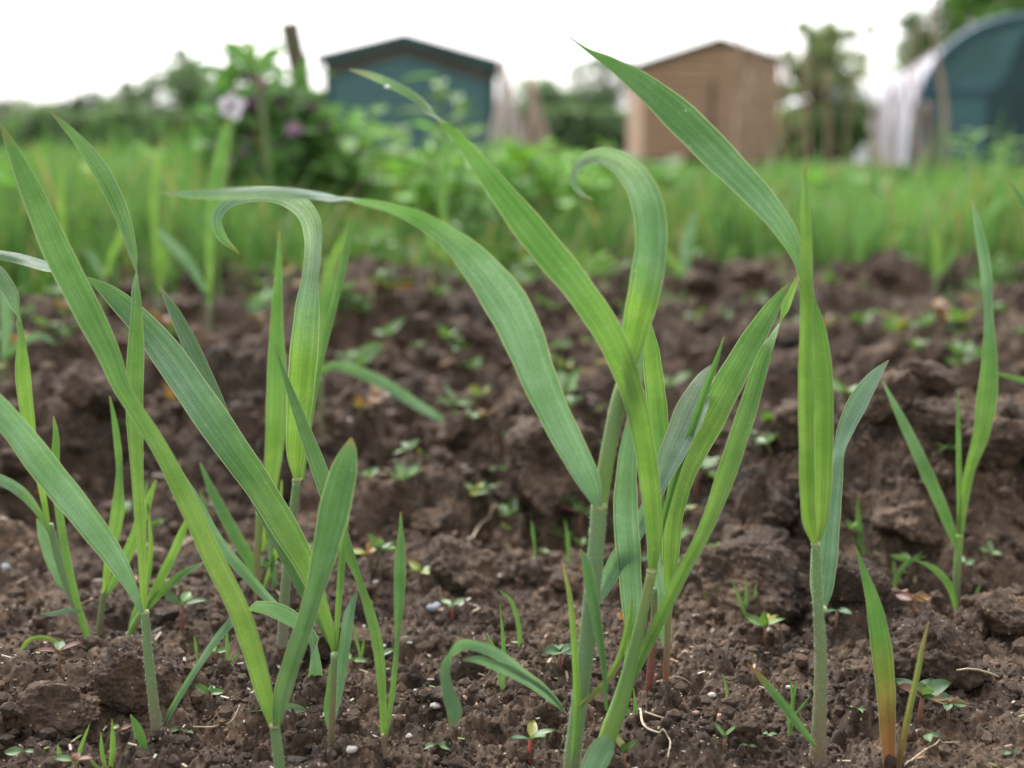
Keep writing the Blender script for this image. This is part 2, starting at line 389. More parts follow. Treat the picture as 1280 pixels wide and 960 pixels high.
def plant(label, by, stems=(), leaves=(), nodes=(), name='grass_plant', cat='grass plant', Y=None, group='young cereal grass plants', seg=60):
    """stems and leaves traced as (x, y, width); by = picture height where it meets the soil"""
    if Y is None: Y = flatY(by)
    first = (stems[0]['p'][0] if stems else leaves[0]['p'][0])
    q = at(first[0], first[1], Y); t = thing(name, label, cat, (q.x, Y, max(q.z, -.01)), group)
    for sdef in stems:
        p = [list(a[:3]) for a in sdef['p']]
        if sdef.get('root', True):                               # go on down into the soil
            p = [[p[0][0]+(p[0][0]-p[1][0])*.3, p[0][1]+45, p[0][2]*1.1]]+p
        P = catmull(p, sdef.get('n', 40)); n = len(P)
        Yd = Y+sdef.get('off', 0)+sdef.get('dY', 0)*np.linspace(0, 1, n)
        cen = [at(P[i, 0], P[i, 1], Yd[i]) for i in range(n)]; rad = [P[i, 2]*Yd[i]/F/2 for i in range(n)]
        g = tube_geo(cen, rad, sdef.get('cols', [RD, ST]))
        link('stem', mesh('stem', *g), M_stem, t)
        if sdef.get('hair'):
            ho = link('fine_hair', hair_mesh(cen, rad, sdef['hair']), M_hair, t); ho['kind'] = 'stuff'
    for ld in leaves:
        ld = dict(ld); lab = ld.pop('label', None); pp = ld.pop('p'); ld.setdefault('n', seg)
        o = link('leaf', mesh('leaf', *leaf_geo(pp, Y, **ld)), M_leaf, t)
        if lab: o['label'] = lab
    for x, y, wd, off in nodes:
        c = at(x, y, Y+off); r = wd*(Y+off)/F/2; dz = Vector((0, 0, 1))
        V, Fc, K, U = tube_geo([c-dz*r*.5, c-dz*r*.2, c+dz*r*.15, c+dz*r*.55], [r*.88, r*1.04, r*1.05, r*.8], [(1, 1, 1)], 12)
        link('collar', mesh('collar', V, Fc), M_collar, t)
    return t

# labels of the scattered ones: kind, where in the bed, and their order from the left
REG = []
ORD = ['first', 'second', 'third', 'fourth', 'fifth', 'sixth', 'seventh', 'eighth', 'ninth', 'tenth', 'eleventh', 'twelfth', '13th', '14th', '15th', '16th', '17th', '18th', '19th', '20th', '21st', '22nd', '23rd']+['%dth' % i for i in range(24, 60)]
def reg(o, kind, px, py, where=None):
    if where is None:
        where = ('below the far trees', 'below the green shed', 'between the two sheds', 'below the brown shed', 'below the tunnel')[0 if px < 390 else 1 if px < 630 else 2 if px < 790 else 3 if px < 1000 else 4]
        where += (', back edge', ', far back', ', mid bed', ', near the front')[0 if py < 385 else 1 if py < 450 else 2 if py < 560 else 3]
    REG.append((o, kind, px, where))
def label_all():
    B = {}
    for q in REG: B.setdefault((q[1], q[3]), []).append(q)
    for (k, wh), L in B.items():
        L.sort(key=lambda q: q[2])
        for i, q in enumerate(L):
            q[0]['label'] = ('only %s %s' % (k, wh)) if len(L) == 1 else ('%s %s from the left %s' % (ORD[min(i, 58)], k, wh))

# ------------------------------------------------------------------ ground
nr, nc = 1150, 1300
Yr = np.exp(np.linspace(math.log(.21), math.log(3.3), nr)); tt = np.linspace(-1, 1, nc)
uu = .42*tt+.10*tt**3+1.3*tt**9
X = Yr[:, None]*uu[None, :]; Yg = np.repeat(Yr[:, None], nc, 1)
Z = height(X.ravel(), Yg.ravel())
ii = (np.arange(nr-1)[:, None]*nc+np.arange(nc-1)[None, :]).ravel()
soil = link('soil_bed', bigmesh('soil_bed', np.stack([X.ravel(), Yg.ravel(), Z], 1), np.stack([ii, ii+1, ii+nc+1, ii+nc], 1)), M_soil); tag(soil, kind='structure')
# the rest of the land, one sheet to the horizon
gx = np.concatenate([-np.geomspace(400, 3, 40), np.linspace(-2.9, 2.9, 60), np.geomspace(3, 400, 40)])
gy = np.concatenate([-np.geomspace(100, .3, 25), np.linspace(0, 6, 90), np.geomspace(6.2, 600, 50)])
GX, GY = np.meshgrid(gx, gy); GZ = meadow_h(GX.ravel(), GY.ravel())
ii = (np.arange(len(gy)-1)[:, None]*len(gx)+np.arange(len(gx)-1)[None, :]).ravel()
tag(link('ground', bigmesh('ground', np.stack([GX.ravel(), GY.ravel(), GZ], 1), np.stack([ii, ii+1, ii+len(gx)+1, ii+len(gx)], 1)), M_meadow), kind='structure')

# crumbs: loose grains lying all over the bed
ico = bmesh.new(); bmesh.ops.create_icosphere(ico, subdivisions=1, radius=1)
IV = np.array([v.co[:] for v in ico.verts]); IF = np.array([[v.index for v in f.verts] for f in ico.faces]); ico.free()
N = 90000
yy = np.exp(rng.uniform(math.log(.27), math.log(2.2), N)); xx = yy*rng.uniform(-.62, .62, N)
sz = (.00022+.0005*rng.random(N)+.0030*rng.random(N)**16)*np.clip(yy/.42, .8, 2.4)
zz = height(xx, yy)+sz*.25
V = IV[None]*(1+.45*(rng.random((N, len(IV), 1))-.5))
V = V*(sz[:, None, None]*(1+.5*(rng.random((N, 1, 3))-.5)))+np.stack([xx, yy, zz], 1)[:, None, :]
Fq = (IF[None]+(np.arange(N)*len(IV))[:, None, None]).reshape(-1, 3)
tag(link('soil_crumbs', bigmesh('soil_crumbs', V.reshape(-1, 3), Fq, smooth=False), M_soil), 'loose brown crumbs of soil lying all over the bed', 'soil', kind='stuff')

# litter: flecks of old straw, husk and grit, strewn everywhere
N = 5200
yy = np.exp(rng.uniform(math.log(.3), math.log(2.0), N)); xx = yy*rng.uniform(-.6, .6, N); a = rng.uniform(0, 6.283, N)
ln = (.0004+.0026*rng.random(N)**5)*np.clip(yy/.45, .8, 2.2); wd = np.minimum(ln*.5, .00045*np.clip(yy/.45, .8, 2.2))
zz = height(xx, yy)+.0006; tlt = rng.uniform(-.5, .5, N)*ln
dx, dy = np.cos(a), np.sin(a)
B8 = []
for sa, sb, sc in ((-1,-1,-1),(1,-1,-1),(1,1,-1),(-1,1,-1),(-1,-1,1),(1,-1,1),(1,1,1),(-1,1,1)):
    B8.append(np.stack([xx+dx*ln*sa-dy*wd*sb, yy+dy*ln*sa+dx*wd*sb, zz+tlt*sa+wd*.4*sc], 1))
V = np.stack(B8, 1).reshape(-1, 3)
Q6 = np.array([[0,3,2,1],[4,5,6,7],[0,1,5,4],[1,2,6,5],[2,3,7,6],[3,0,4,7]])
Q = (Q6[None]+(np.arange(N)*8)[:, None, None]).reshape(-1, 4)
pal = np.array([(.34,.28,.20),(.22,.15,.10),(.40,.38,.34),(.30,.16,.09),(.30,.28,.25),(.16,.20,.06),(.26,.21,.14)])[rng.integers(0, 7, N)]
litter_me = bigmesh('soil_litter', V, Q, np.repeat(pal, 8, 0), smooth=False)
lo_ = link('soil_litter', litter_me, M_stem); tag(lo_, 'tiny flecks of old straw, husk and grit strewn over the soil', 'litter', kind='stuff')
litter_me.uv_layers.new(name='uv')

# clods
def clod_mesh(name, seed, sub=5, rough=1.0, sq=(1, 1, 1)):
    b = bmesh.new(); bmesh.ops.create_icosphere(b, subdivisions=sub, radius=1)
    V = np.array([v.co[:] for v in b.verts]); Fc = np.array([[v.index for v in f.verts] for f in b.faces]); b.free()
    for i in range(9):
        q = rng.normal(size=3); q /= np.linalg.norm(q); lim = rng.uniform(.55, .85); V = V-q[None]*(np.maximum(0, V@q-lim)*.9)[:, None]
    d = .20*vn3(V*1.3+seed*7.1, 1)+.13*rough*vn3(V*2.9+seed, 2)+.08*rough*np.abs(vn3(V*6.5+seed, 3))+.05*rough*vn3(V*14+seed, 4)+.035*rough*vn3(V*30+seed, 5)+.02*rough*vn3(V*60+seed, 6)
    c = np.zeros(len(V))
    for i in range(26):
        q = rng.normal(size=3); q /= np.linalg.norm(q); k = V@q; c = np.maximum(c, np.clip((k-.93)/.07, 0, 1)**.5*.09*rng.random()) if i % 2 else np.minimum(c, c-np.clip((k-.95)/.05, 0, 1)*.06)
    V = V*(1+d+c)[:, None]*np.array(sq)
    return bigmesh(name, V, Fc)
def clod(px, py, wpx, seed, label, sq=(1, .9, .75), sub=6, rough=1.0, lift=.45):
    p = hit(px, py+wpx*.3); r = wpx*p.y/F/2*.92
    o = link('soil_clod', clod_mesh('soil_clod', seed, sub, rough, sq), M_soil); o.location = (at(px, py, p.y).x, p.y+r*.6, float(height(p.x, p.y+r*.6))+r*sq[2]*lift); o.scale = (r, r, r)
    o.rotation_euler = (0, 0, seed); tag(o, label, 'clod', 'large clods of soil'); return o
clod(1187, 815, 150, 3, 'ball shaped clod beside the red based blade, a pale root across it', (1, .95, 1.0), lift=.62)
clod(935, 705, 200, 5, 'wide rough clod of soil behind the small grass tuft, left of the upright plant', (1, .8, .72))
clod(690, 610, 175, 8, 'big dark clod of soil behind the tall hairy stem, a deep shadow below it', (1, .8, .85), lift=.6)
clod(165, 862, 130, 2, 'dark crumbly clod at the foot of the left front plant', (1.0, .9, .85))
clod(55, 880, 130, 12, 'low crumbly clod in the bottom left corner of the bed', (1.1, .9, .6))
clod(400, 800, 120, 14, 'small flat clod behind the paired oblong seedling leaves', (1.1, .8, .5))
clod(1262, 770, 90, 17, 'clod of soil at the right edge behind the ball shaped one', (1, .9, .8))
clod(1070, 735, 120, 19, 'rough clod right of the upright plant stem, below a thin sprout', (1, .8, .7))
clod(440, 800, 80, 22, 'small dark clod between the brown based stem and the lone narrow blade', (1, .9, .7), sub=5)
clod(555, 870, 60, 24, 'little clod under the torn drooping leaf', (1, .9, .6), sub=5)
protos = [clod_mesh('soil_clod', 30+i, 5, 1.7, (1, .8, .6)) for i in range(5)]
for i in range(95):
    py = 345+(random.random()**1.25)*400; px = random.uniform(-60, 1340); p = hit(px, py)
    if p.y > 2.5: continue
    r = random.uniform(.006, .026)*(.6+.4*min(p.y, 1.6))
    o = link('soil_clod', protos[i % 5], M_soil); o.location = (p.x, p.y, p.z+r*.08); o.scale = (r, r*random.uniform(.7, 1.2), r*random.uniform(.7, 1.3)); o.rotation_euler = (random.uniform(-.4, .4), random.uniform(-.4, .4), random.uniform(0, 6))
    tag(o, None, 'clod', 'clods of soil over the bed'); reg(o, ('small', 'mid sized', 'large')[0 if r < .012 else 1 if r < .02 else 2]+' brown clod', px, py)

# ------------------------------------------------------------------ the foreground plants, traced leaf by leaf
PB = (.20, .10, .085); BRN = (.17, .115, .075); SG = (.15, .24, .10); GS = (.165, .28, .12)
D = dict
plant('left front plant by the dark clod, one broad leaf bending to the left edge', 930,
  [D(p=[(199,938,17),(192,880,14),(185,815,12),(181,765,11)], cols=[PB, (.20,.17,.12), GS, GS], hair=500)],
  [D(p=[(180,768,8),(178,700,12),(172,600,16),(168,500,22),(170,430,20),(172,370,12,60),(169,325,10,105),(150,262,19,160),(125,212,21,175),(95,172,13,180),(62,138,1.5,180)], dY=.03, off=.002, c0=YG, c1=ST),
   D(p=[(179,766,6),(165,735,16),(142,695,28),(105,645,36),(60,590,38),(15,532,34),(-25,490,28),(-80,455,3)], dY=-.03, off=-.003, roll=(20, -15), c0=GL, c1=GL, fold=.4),
   D(p=[(196,928,4),(213,890,8),(248,832,9),(278,790,11),(300,770,12,60),(325,760,16,120),(355,768,22,150),(380,790,18,120),(391,815,13,60),(394,860,23,20),(396,905,22,10),(394,960,16,0),(392,990,4)], dY=.045, off=.012, c0=GD, c1=GD, cols=[ST, GL, GL, GL, GD, GD], n=80),
   D(p=[(182,962,5),(178,935,13),(172,912,12),(163,893,2)], off=-.008, c0=GD, c1=ST, n=24)],
  nodes=[(181,766,12,0)])
plant('front plant with one very long leaf reaching up left and one short blunt dark leaf', 985,
  [D(p=[(352,990,15),(348,945,15),(343,905,13)], cols=[SG, GS], hair=150)],
  [D(p=[(344,908,12),(333,870,22),(316,810,27),(298,760,28),(268,700,27),(235,628,25),(200,560,22),(172,515,20,45),(152,482,22,20),(135,440,30,5),(104,378,36),(70,310,34),(40,240,27),(15,185,14),(1,155,2)], dY=.035, off=.0, cols=[BR, YG, BR, ST, ST, ST], n=80, roll=(25, 5)),
   D(p=[(347,908,10),(352,875,22),(365,830,25),(380,785,24,25),(392,745,25,15),(406,690,34,0),(421,625,40),(432,580,32),(437,560,18),(439,547,2)], dY=.0, off=-.004, c0=GS, c1=GD, roll=(30, -10), fold=.35)],
  nodes=[(343,907,14,-.002)])
plant('brown stemmed grass plant whose broad leaf sweeps across to the left edge', 935,
  [D(p=[(413,955,8),(414,930,9),(416,870,9),(418,818,9)], cols=[BRN, BRN, (.22,.2,.1), GS], hair=150)],
  [D(p=[(418,817,7),(410,780,14),(398,745,20),(383,708,29),(356,660,35),(322,605,38),(290,560,43),(245,495,43),(195,425,38),(145,372,24,40),(108,348,7,80),(60,333,13,120),(15,321,13,160),(-40,315,8,170),(-90,318,2,170)], dY=.06, off=.006, cols=[BR, BR, ST, GL, GD, GD, PL], n=80, fold=.3),
   D(p=[(417,812,5),(380,740,14),(330,640,18),(290,550,20),(262,482,21),(238,430,20),(218,390,14),(199,357,2)], dY=.07, off=.012, c0=ST, c1=GD, roll=(0, 25), fold=.5),
   D(p=[(419,815,6),(424,745,9),(430,670,9),(436,610,8),(439,560,2)], off=.004, c0=BR, c1=ST, fold=.6),
   D(p=[(416,905,5),(423,865,13),(430,815,16),(438,765,13),(447,737,2)], off=.004, c0=GL, c1=GL, fold=.3, roll=(10, 40)),
   D(p=[(414,920,4),(408,890,7),(412,860,9),(414,830,5)], off=.003, c0=GL, c1=ST, n=20)],
  nodes=[(418,818,10,.002)])
plant('slender grass plant with two narrow blades, one standing straight and one leaning far left', 950,
  [D(p=[(482,962,6),(480,940,7),(480,918,8)], cols=[BRN, (.2,.16,.1)])],
  [D(p=[(479,925,7),(478,870,11),(471,800,15),(461,760,13,40),(450,725,9,70),(438,695,14,30),(424,660,20),(402,595,21),(375,522,15),(358,475,8),(344,434,1.5)], dY=.05, off=.004, c0=BR, c1=ST),
   D(p=[(482,920,6),(491,862,8),(497,800,7,50),(499,760,13,15),(500,705,15),(501,670,8),(501,640,1.5)], dY=-.01, c0=BR, c1=GD, fold=.4)])
plant('hairy stemmed plant set back a little, its leaf hooked over like a walking stick', 822, 
  [D(p=[(352,835,15),(355,760,14),(362,680,12),(371,600,10)], cols=[(.24,.18,.15), (.22,.22,.16), GS, GS], hair=400)],
  [D(p=[(371,600,8),(370,570,24),(374,510,34),(379,450,36),(384,390,33),(390,345,22,50),(393,305,22,40),(389,275,26,20),(372,254,26,10),(340,243,20),(305,245,18),(282,256,15,-30),(271,274,13,-45),(277,295,12,-20),(299,317,1.5)], dY=.0, cols=[YG, BR, BR, GL, PL, PL, GL, ST], n=90, fold=.4),
   D(p=[(378,600,5),(388,520,8),(400,450,10),(415,390,10),(430,325,10),(441,263,1.5)], dY=.03, off=.01, c0=BR, c1=ST, fold=.5),
   D(p=[(354,765,6),(335,748,12),(305,715,14),(275,680,16),(250,640,18),(228,600,14),(210,567,2)], dY=.0, off=-.03, c0=GL, c1=GL, roll=(0, 30), fold=.4)],
  nodes=[(371,600,11,0)])
plant('blurred grass plant behind the hooked one with a straight pale upright blade', 752,
  [D(p=[(322,735,9),(322,690,9),(324,640,8)], cols=[(.28,.17,.13), (.26,.24,.12), BR])],
  [D(p=[(328,690,6),(336,640,12),(340,590,20),(345,530,26),(346,470,25),(346,400,16),(348,340,9),(349,288,2)], c0=YG, c1=ST, fold=.3),
   D(p=[(325,735,6),(318,712,14),(295,670,16),(268,620,12),(250,578,2)], c0=ST, c1=GD, roll=(0,20)),
   D(p=[(345,755,6),(340,700,8),(332,655,2)], c0=GD, c1=GD, n=20),
   D(p=[(330,735,5),(345,690,7),(350,640,6),(352,600,2)], c0=BR, c1=YG, n=24)])
plant('grass plant near the left edge, slim leaning stem with a hooked over leaf', 815,
  [D(p=[(118,822,9),(104,780,11),(88,740,12),(74,700,11),(62,655,9)], cols=[(.22,.14,.12), (.24,.24,.15), GS, GS])],
  [D(p=[(60,655,7),(52,610,9),(42,565,11),(33,510,18),(28,460,18),(27,415,8,60),(21,380,14,110),(5,352,20,140),(-20,330,20,150),(-50,320,3,160)], c0=YG, c1=ST, cols=[YG, BR, BR, ST, GL]),
   D(p=[(116,820,7),(97,755,9),(84,700,10),(74,640,11),(69,580,11),(70,545,8),(67,520,1.5)], off=-.006, c0=BR, c1=ST, fold=.5),
   D(p=[(62,665,5),(48,640,9),(25,614,14),(-5,597,13),(-40,585,3)], off=-.004, c0=BR, c1=GL),
   D(p=[(82,738,6),(78,725,15),(66,698,18),(55,670,14),(46,648,2)], off=.01, c0=GL, c1=GL, roll=(20,30)),
   D(p=[(102,764,3),(85,763,6),(66,767,6),(50,767,1.5)], off=-.008, c0=GL, c1=GL, n=20)])
plant('small blurred grass plant behind the left front stem with one twisted upright leaf', 792,
  [D(p=[(122,800,7),(126,770,8),(130,740,7)], cols=[(.24,.16,.12), SG])],
  [D(p=[(130,742,6),(138,690,14),(147,640,17),(150,595,9,50),(147,555,9,20),(142,520,6),(137,495,1.5)], c0=YG, c1=ST),
   D(p=[(132,745,6),(148,715,13),(163,685,15),(180,640,13),(195,600,3)], c0=ST, c1=BR),
   D(p=[(160,800,5),(168,770,9),(180,740,9),(188,690,7),(185,630,2)], c0=GD, c1=BR, fold=.6)])
plant('low bright grass plant with a forked pair of leaves, right of the left front stem', 800,
  [D(p=[(158,812,8),(166,785,9),(180,760,9)], cols=[SG, BR])],
  [D(p=[(178,765,6),(195,735,11),(215,695,12),(228,665,10),(236,642,2)], c0=BR, c1=BR),
   D(p=[(180,765,6),(200,742,10),(228,718,10),(256,702,2)], c0=BR, c1=ST, roll=(0,40))])

plant('tall hairy stemmed centre plant, one leaf arching far left, one curled like a hook', 965,
  [D(p=[(711,985,21),(716,940,22),(724,880,22),(734,800,22),(742,720,22),(747,660,21),(749,632,20)], cols=[(.20,.20,.10), GS, (.14,.25,.13), GS], hair=1500),
   D(p=[(750,634,19),(756,590,20),(766,535,20),(775,495,20),(783,465,15),(790,440,6)], root=False, off=.001, cols=[BR, SG, BR], hair=200)],
  [D(p=[(777,500,14,0),(785,455,26),(797,400,38),(808,350,42),(814,300,42),(810,258,41),(794,222,36),(772,202,29),(750,195,21),(731,200,14,-20),(719,213,9,-40),(718,229,8,-20),(727,243,8),(741,250,1.5)], dY=-.01, off=0, cols=[YG, BR, BR, GL, GL, PL, PL, GL], n=90, fold=.5),
   D(p=[(747,634,12),(738,608,28),(722,575,38),(694,520,42),(670,465,47),(655,425,54),(636,385,57),(602,338,46),(562,298,30),(512,268,18,20),(460,252,9,60),(415,246,9,110),(370,242,14,150),(310,241,15,160),(245,243,11,170),(193,240,1.5,170)], dY=-.02, off=-.004, cols=[GL, GL, GL, GL, ST, GL, PL, GL], n=100, fold=.34, roll=(-10, 10)),
   D(p=[(741,762,6),(752,738,18),(772,700,25),(800,655,22),(822,608,22),(843,560,36),(866,508,38),(884,470,20),(897,452,2)], dY=.05, off=.012, c0=GL, c1=GL, roll=(-20, 10), fold=.5, cols=[GL, GL, GL, (.26,.36,.27), (.28,.38,.30)]),
   D(p=[(788,800,6),(790,770,24),(787,710,31),(782,640,32),(784,580,26),(793,510,14),(800,440,9),(803,392,2)], off=.016, dY=.0, c0=GL, c1=GL, fold=.15, label='broad pale blue green leaf'),
   D(p=[(716,950,7),(721,880,10),(718,810,9),(712,745,7),(703,702,1.5)], off=-.009, c0=ST, c1=BR, fold=.6, cols=[ST, BR, BR, (.3,.25,.12)])],
  nodes=[(749,633,21,0)])
plant('bent centre shoot whose long leaf ends in front of the green shed', 955,
  [D(p=[(745,965,20),(762,915,24),(778,870,22),(792,815,16),(804,765,14),(815,714,13)], cols=[(.22,.30,.10), BR, ST, (.22,.26,.09)], off=-.006, dY=.0, hair=200)],
  [D(p=[(815,716,12),(818,680,20),(815,630,25),(806,560,27),(792,495,31),(765,425,36),(724,362,39),(680,308,41),(635,252,34),(597,202,22),(568,166,12,50),(545,145,9,95),(520,122,11,140),(485,103,11,160),(460,93,8,170),(437,87,1.5,170)], dY=-.02, off=-.006, cols=[BR, BR, BR, ST, ST, ST, PL], n=100, fold=.3),
   D(p=[(776,880,12),(795,835,15),(822,780,17),(852,718,17),(880,665,19),(906,598,25),(935,510,24),(955,445,18),(970,415,7,70),(985,378,11,120),(1001,338,2,140)], dY=.03, off=-.004, cols=[ST, BR, BR, ST, BR], n=70, fold=.4),
   D(p=[(720,886,6),(742,868,9),(762,846,9),(775,820,9),(784,785,8),(790,752,2)], off=-.011, cols=[(.25,.27,.10), (.30,.36,.10), BR, BR], n=40, fold=.8),
   D(p=[(758,888,4),(755,835,8),(746,775,13),(737,725,15),(731,700,10),(725,686,1.5)], off=-.014, c0=ST, c1=GD, fold=.4),
   D(p=[(770,905,9),(784,860,14),(786,800,10),(790,750,3)], off=-.002, c0=BR, c1=BR, fold=.7),
   D(p=[(730,985,24),(738,965,31),(748,945,33),(757,930,28),(762,922,14)], off=-.03, c0=GL, c1=GL, fold=.2, n=24, label='cut off stub of a broad leaf'),
   D(p=[(705,888,3),(690,873,12),(668,855,15),(645,842,15),(620,832,13),(597,824,10),(578,824,3)], off=-.012, dY=-.012, c0=GL, c1=GL, n=40, roll=(10, 30), label='torn lower strip of the drooping leaf'),
   D(p=[(704,886,3),(680,860,8),(650,838,12),(622,818,15),(597,808,14),(576,806,14,40),(562,818,11,75),(556,840,13,45),(561,868,17,10),(568,888,22,0),(566,902,14),(560,908,3)], off=-.012, dY=-.02, cols=[GL, GL, GL, GD, GD], n=60, ripple=.08, label='drooping leaf with a ragged edge, folded down at its end')],
  nodes=[(815,714,14,-.006)])
plant('red based shoot behind the centre clump, its broad leaf pointing up right', 868,
  [D(p=[(832,872,8),(833,830,8),(835,780,9),(837,735,12)], cols=[RD, (.26,.08,.06), (.24,.22,.12), BR], hair=80),
   D(p=[(810,876,11),(814,830,10),(817,780,9),(818,735,8)], cols=[(.17,.035,.04), (.20,.05,.045), (.2,.12,.08), SG], hair=80)],
  [D(p=[(836,745,10),(838,700,22),(842,645,25),(855,590,33),(880,535,41),(910,480,38),(938,430,31),(960,393,22),(975,370,12),(986,354,1.5)], dY=.01, off=-.012, cols=[BR, BR, BR, ST, ST], fold=.3, n=70),
   D(p=[(822,690,4),(832,640,8),(846,590,10),(864,540,10),(882,487,10),(894,455,7),(905,421,1.5)], dY=.0, off=-.016, c0=ST, c1=ST, fold=.7),
   D(p=[(826,625,4),(826,600,7),(826,565,20),(822,515,26),(817,470,25),(812,425,18),(806,385,2)], off=.01, cols=[ST, ST, BR, ST]),
   D(p=[(832,808,8),(832,795,17),(826,750,19),(818,700,17),(812,660,8)], off=.006, c0=GL, c1=GL, fold=.2, n=30),
   D(p=[(828,700,5),(826,650,8),(831,590,3)], off=-.004, c0=ST, c1=GD, fold=.5, n=20)])

plant('upright plant right of centre, one leaf leaning left across the brown shed', 955,
  [D(p=[(1022,975,25),(1023,930,21),(1025,880,18),(1026,820,16),(1023,765,14),(1021,715,12),(1020,678,11)], cols=[(.15,.10,.075), (.20,.16,.10), (.20,.24,.12), GS, GS], hair=1200),
   ],
  [D(p=[(1019,680,8),(1012,655,18),(1009,610,21),(1008,550,20),(1007,480,20),(1008,400,17),(1008,330,16),(1007,270,12),(1006,232,7),(1006,202,1.5)], off=-.003, cols=[YG, BR, BR, BR, BR, ST], fold=.6),
   D(p=[(1021,680,8),(1025,655,19),(1027,610,26),(1028,550,28),(1028,480,28),(1021,420,26),(1011,365,15,45),(1000,325,16,30),(983,290,26),(948,245,34),(900,196,41),(852,148,40),(802,105,29),(765,80,15),(735,63,5),(706,42,1)], dY=.02, off=.002, cols=[YG, BR, BR, ST, GL, GD, GD, ST], n=100, fold=.34),
   D(p=[(1026,760,16),(1027,735,30),(1031,690,35),(1036,640,31),(1043,595,22),(1050,562,15,50),(1058,535,22,20),(1077,495,24),(1096,467,14),(1111,450,1.5)], dY=.03, off=.014, c0=GL, c1=GL, fold=.25),
   D(p=[(1019,932,6),(1000,908,11),(972,872,12),(952,848,9),(934,829,1.5)], off=-.006, dY=-.01, cols=[ST, GD, GD, (.3,.12,.08)], fold=.8, n=30)],
  nodes=[(1020,680,12,0), (1027,762,15,.001)])
plant('short plant bottom right with a broad blade red at its base and green above', 965,
  [],
  [D(p=[(1114,1010,12),(1113,975,16),(1110,920,20),(1107,860,26),(1101,805,27),(1092,755,20),(1080,715,9),(1069,683,1.5)], off=0, cols=[RD, (.24,.09,.06), (.24,.13,.06), (.23,.27,.07), ST, ST, GD], fold=.45),
   D(p=[(1118,1005,7),(1124,955,8),(1134,900,9),(1145,850,8),(1154,805,6),(1161,777,1.2)], off=-.004, cols=[RD, (.25,.13,.06), (.24,.25,.08), (.24,.29,.10), (.30,.2,.12)], fold=.8)])
plant('blurred plant standing alone on the far right with a tall twisted leaf', 742, 
  [D(p=[(1195,745,9),(1197,705,10),(1200,668,9)], cols=[(.26,.20,.16), SG, BR])],
  [D(p=[(1199,680,8),(1204,632,11),(1213,585,14),(1226,545,20),(1234,495,25),(1237,440,18),(1236,385,11,40),(1232,335,14),(1224,290,11),(1215,250,1.5)], cols=[BR, BR, ST, GL, GL]),
   D(p=[(1197,688,6),(1183,648,14),(1158,590,16),(1130,530,12),(1103,476,2)], cols=[ST, GD, GL]),
   D(p=[(1199,675,4),(1199,600,7),(1198,540,6),(1198,488,1.5)], c0=BR, c1=ST)])
plant('grass plant mostly outside the right edge, only leaf tips reaching in', 830, Y=.6, 
  stems=[D(p=[(1330,800,9),(1325,700,9),(1322,560,8)], cols=[BRN, BR])],
  leaves=[D(p=[(1322,565,5),(1312,500,9),(1290,480,9),(1262,471,6),(1242,466,1.5)], c0=BR, c1=ST, n=30),
   D(p=[(1322,560,6),(1320,400,14),(1300,300,14),(1280,255,9),(1261,226,1.5)], c0=ST, c1=GD, n=30)])

# blurred young plants further back in the bed
def back(label, Y, leaves, stem=None):
    by = 480
    b = leaves[0]['p'][0]; z = at(b[0], b[1], Y).z; zt = ground(at(b[0], b[1], Y).x, Y)
    # the stem runs from the soil up to the first leaf's base
    q = None
    for py in range(int(b[1]), 1000, 4):
        if at(b[0], py, Y).z < zt-.004: q = py; break
    plant(label, by, [D(p=[(b[0]-2, q, 8*.8), (b[0]-1, (q+b[1])/2, 8*.8), (b[0], b[1]-1, 7*.8)], cols=[BRN, SG], n=12, root=False)], leaves, Y=Y, seg=30)
back('blurred plant behind the left hooked leaf with a wide pale blade pointing straight up', 1.05, [D(p=[(262,380,6),(262,320,10),(265,270,14),(272,220,18),(280,180,16),(285,150,4)], c0=BR, c1=ST), D(p=[(260,370,6),(240,335,12),(215,305,12),(195,285,3)], c0=GL, c1=GL)])
back('tall slim blurred blade of young grass left of the white flower', 1.15, [D(p=[(197,372,6),(196,310,9),(192,250,10),(196,210,8),(200,180,2)], c0=BR, c1=BR), D(p=[(197,372,6),(203,330,9),(206,300,2)], c0=BR, c1=BR)])
back('pair of blurred pale grass blades near the left edge of the bed', 1.3, [D(p=[(78,345,5),(78,300,9),(76,250,9),(78,200,2)], c0=ST, c1=BR), D(p=[(75,345,5),(55,310,7),(40,290,2)], c0=ST, c1=BR)])
back('blurred grass plant whose single leaf arches down to the right onto the soil', .78, [D(p=[(402,470,6),(412,458,10),(440,462,14),(480,480,15),(520,505,13),(545,520,10),(558,530,3)], c0=ST, c1=GL), D(p=[(402,470,5),(400,430,8),(408,380,9),(420,340,2)], c0=BR, c1=ST)])
back('blurred narrow blades just left of the slim upright one beside the hooked leaf', 1.0, [D(p=[(400,390,6),(408,350,12),(422,315,12),(440,280,3)], c0=ST, c1=BR), D(p=[(398,390,5),(385,350,8),(380,310,2)], c0=ST, c1=BR)])
back('blurred cluster of yellowish grass blades in the middle of the bed', .8, [D(p=[(528,630,5),(535,605,7),(534,580,7),(522,560,2)], c0=YG, c1=YG), D(p=[(525,630,5),(515,612,6),(508,596,2)], c0=YG, c1=YG), D(p=[(530,630,4),(545,605,5),(548,585,2)], c0=YG, c1=ST)])
back('blurred upright grass blade in front of the weeds below the green shed', 1.5, [D(p=[(556,330,6),(556,290,9),(552,240,11),(556,195,10),(562,165,2)], c0=BR, c1=ST), D(p=[(556,330,5),(540,300,8),(532,280,2)], c0=ST, c1=BR)])
back('blurred short broad grass blades right of the curled leaf by the bed edge', 1.5, [D(p=[(856,350,6),(856,320,12),(862,290,14),(870,265,4)], c0=GL, c1=GL), D(p=[(856,350,5),(840,325,9),(828,310,2)], c0=BR, c1=BR)])
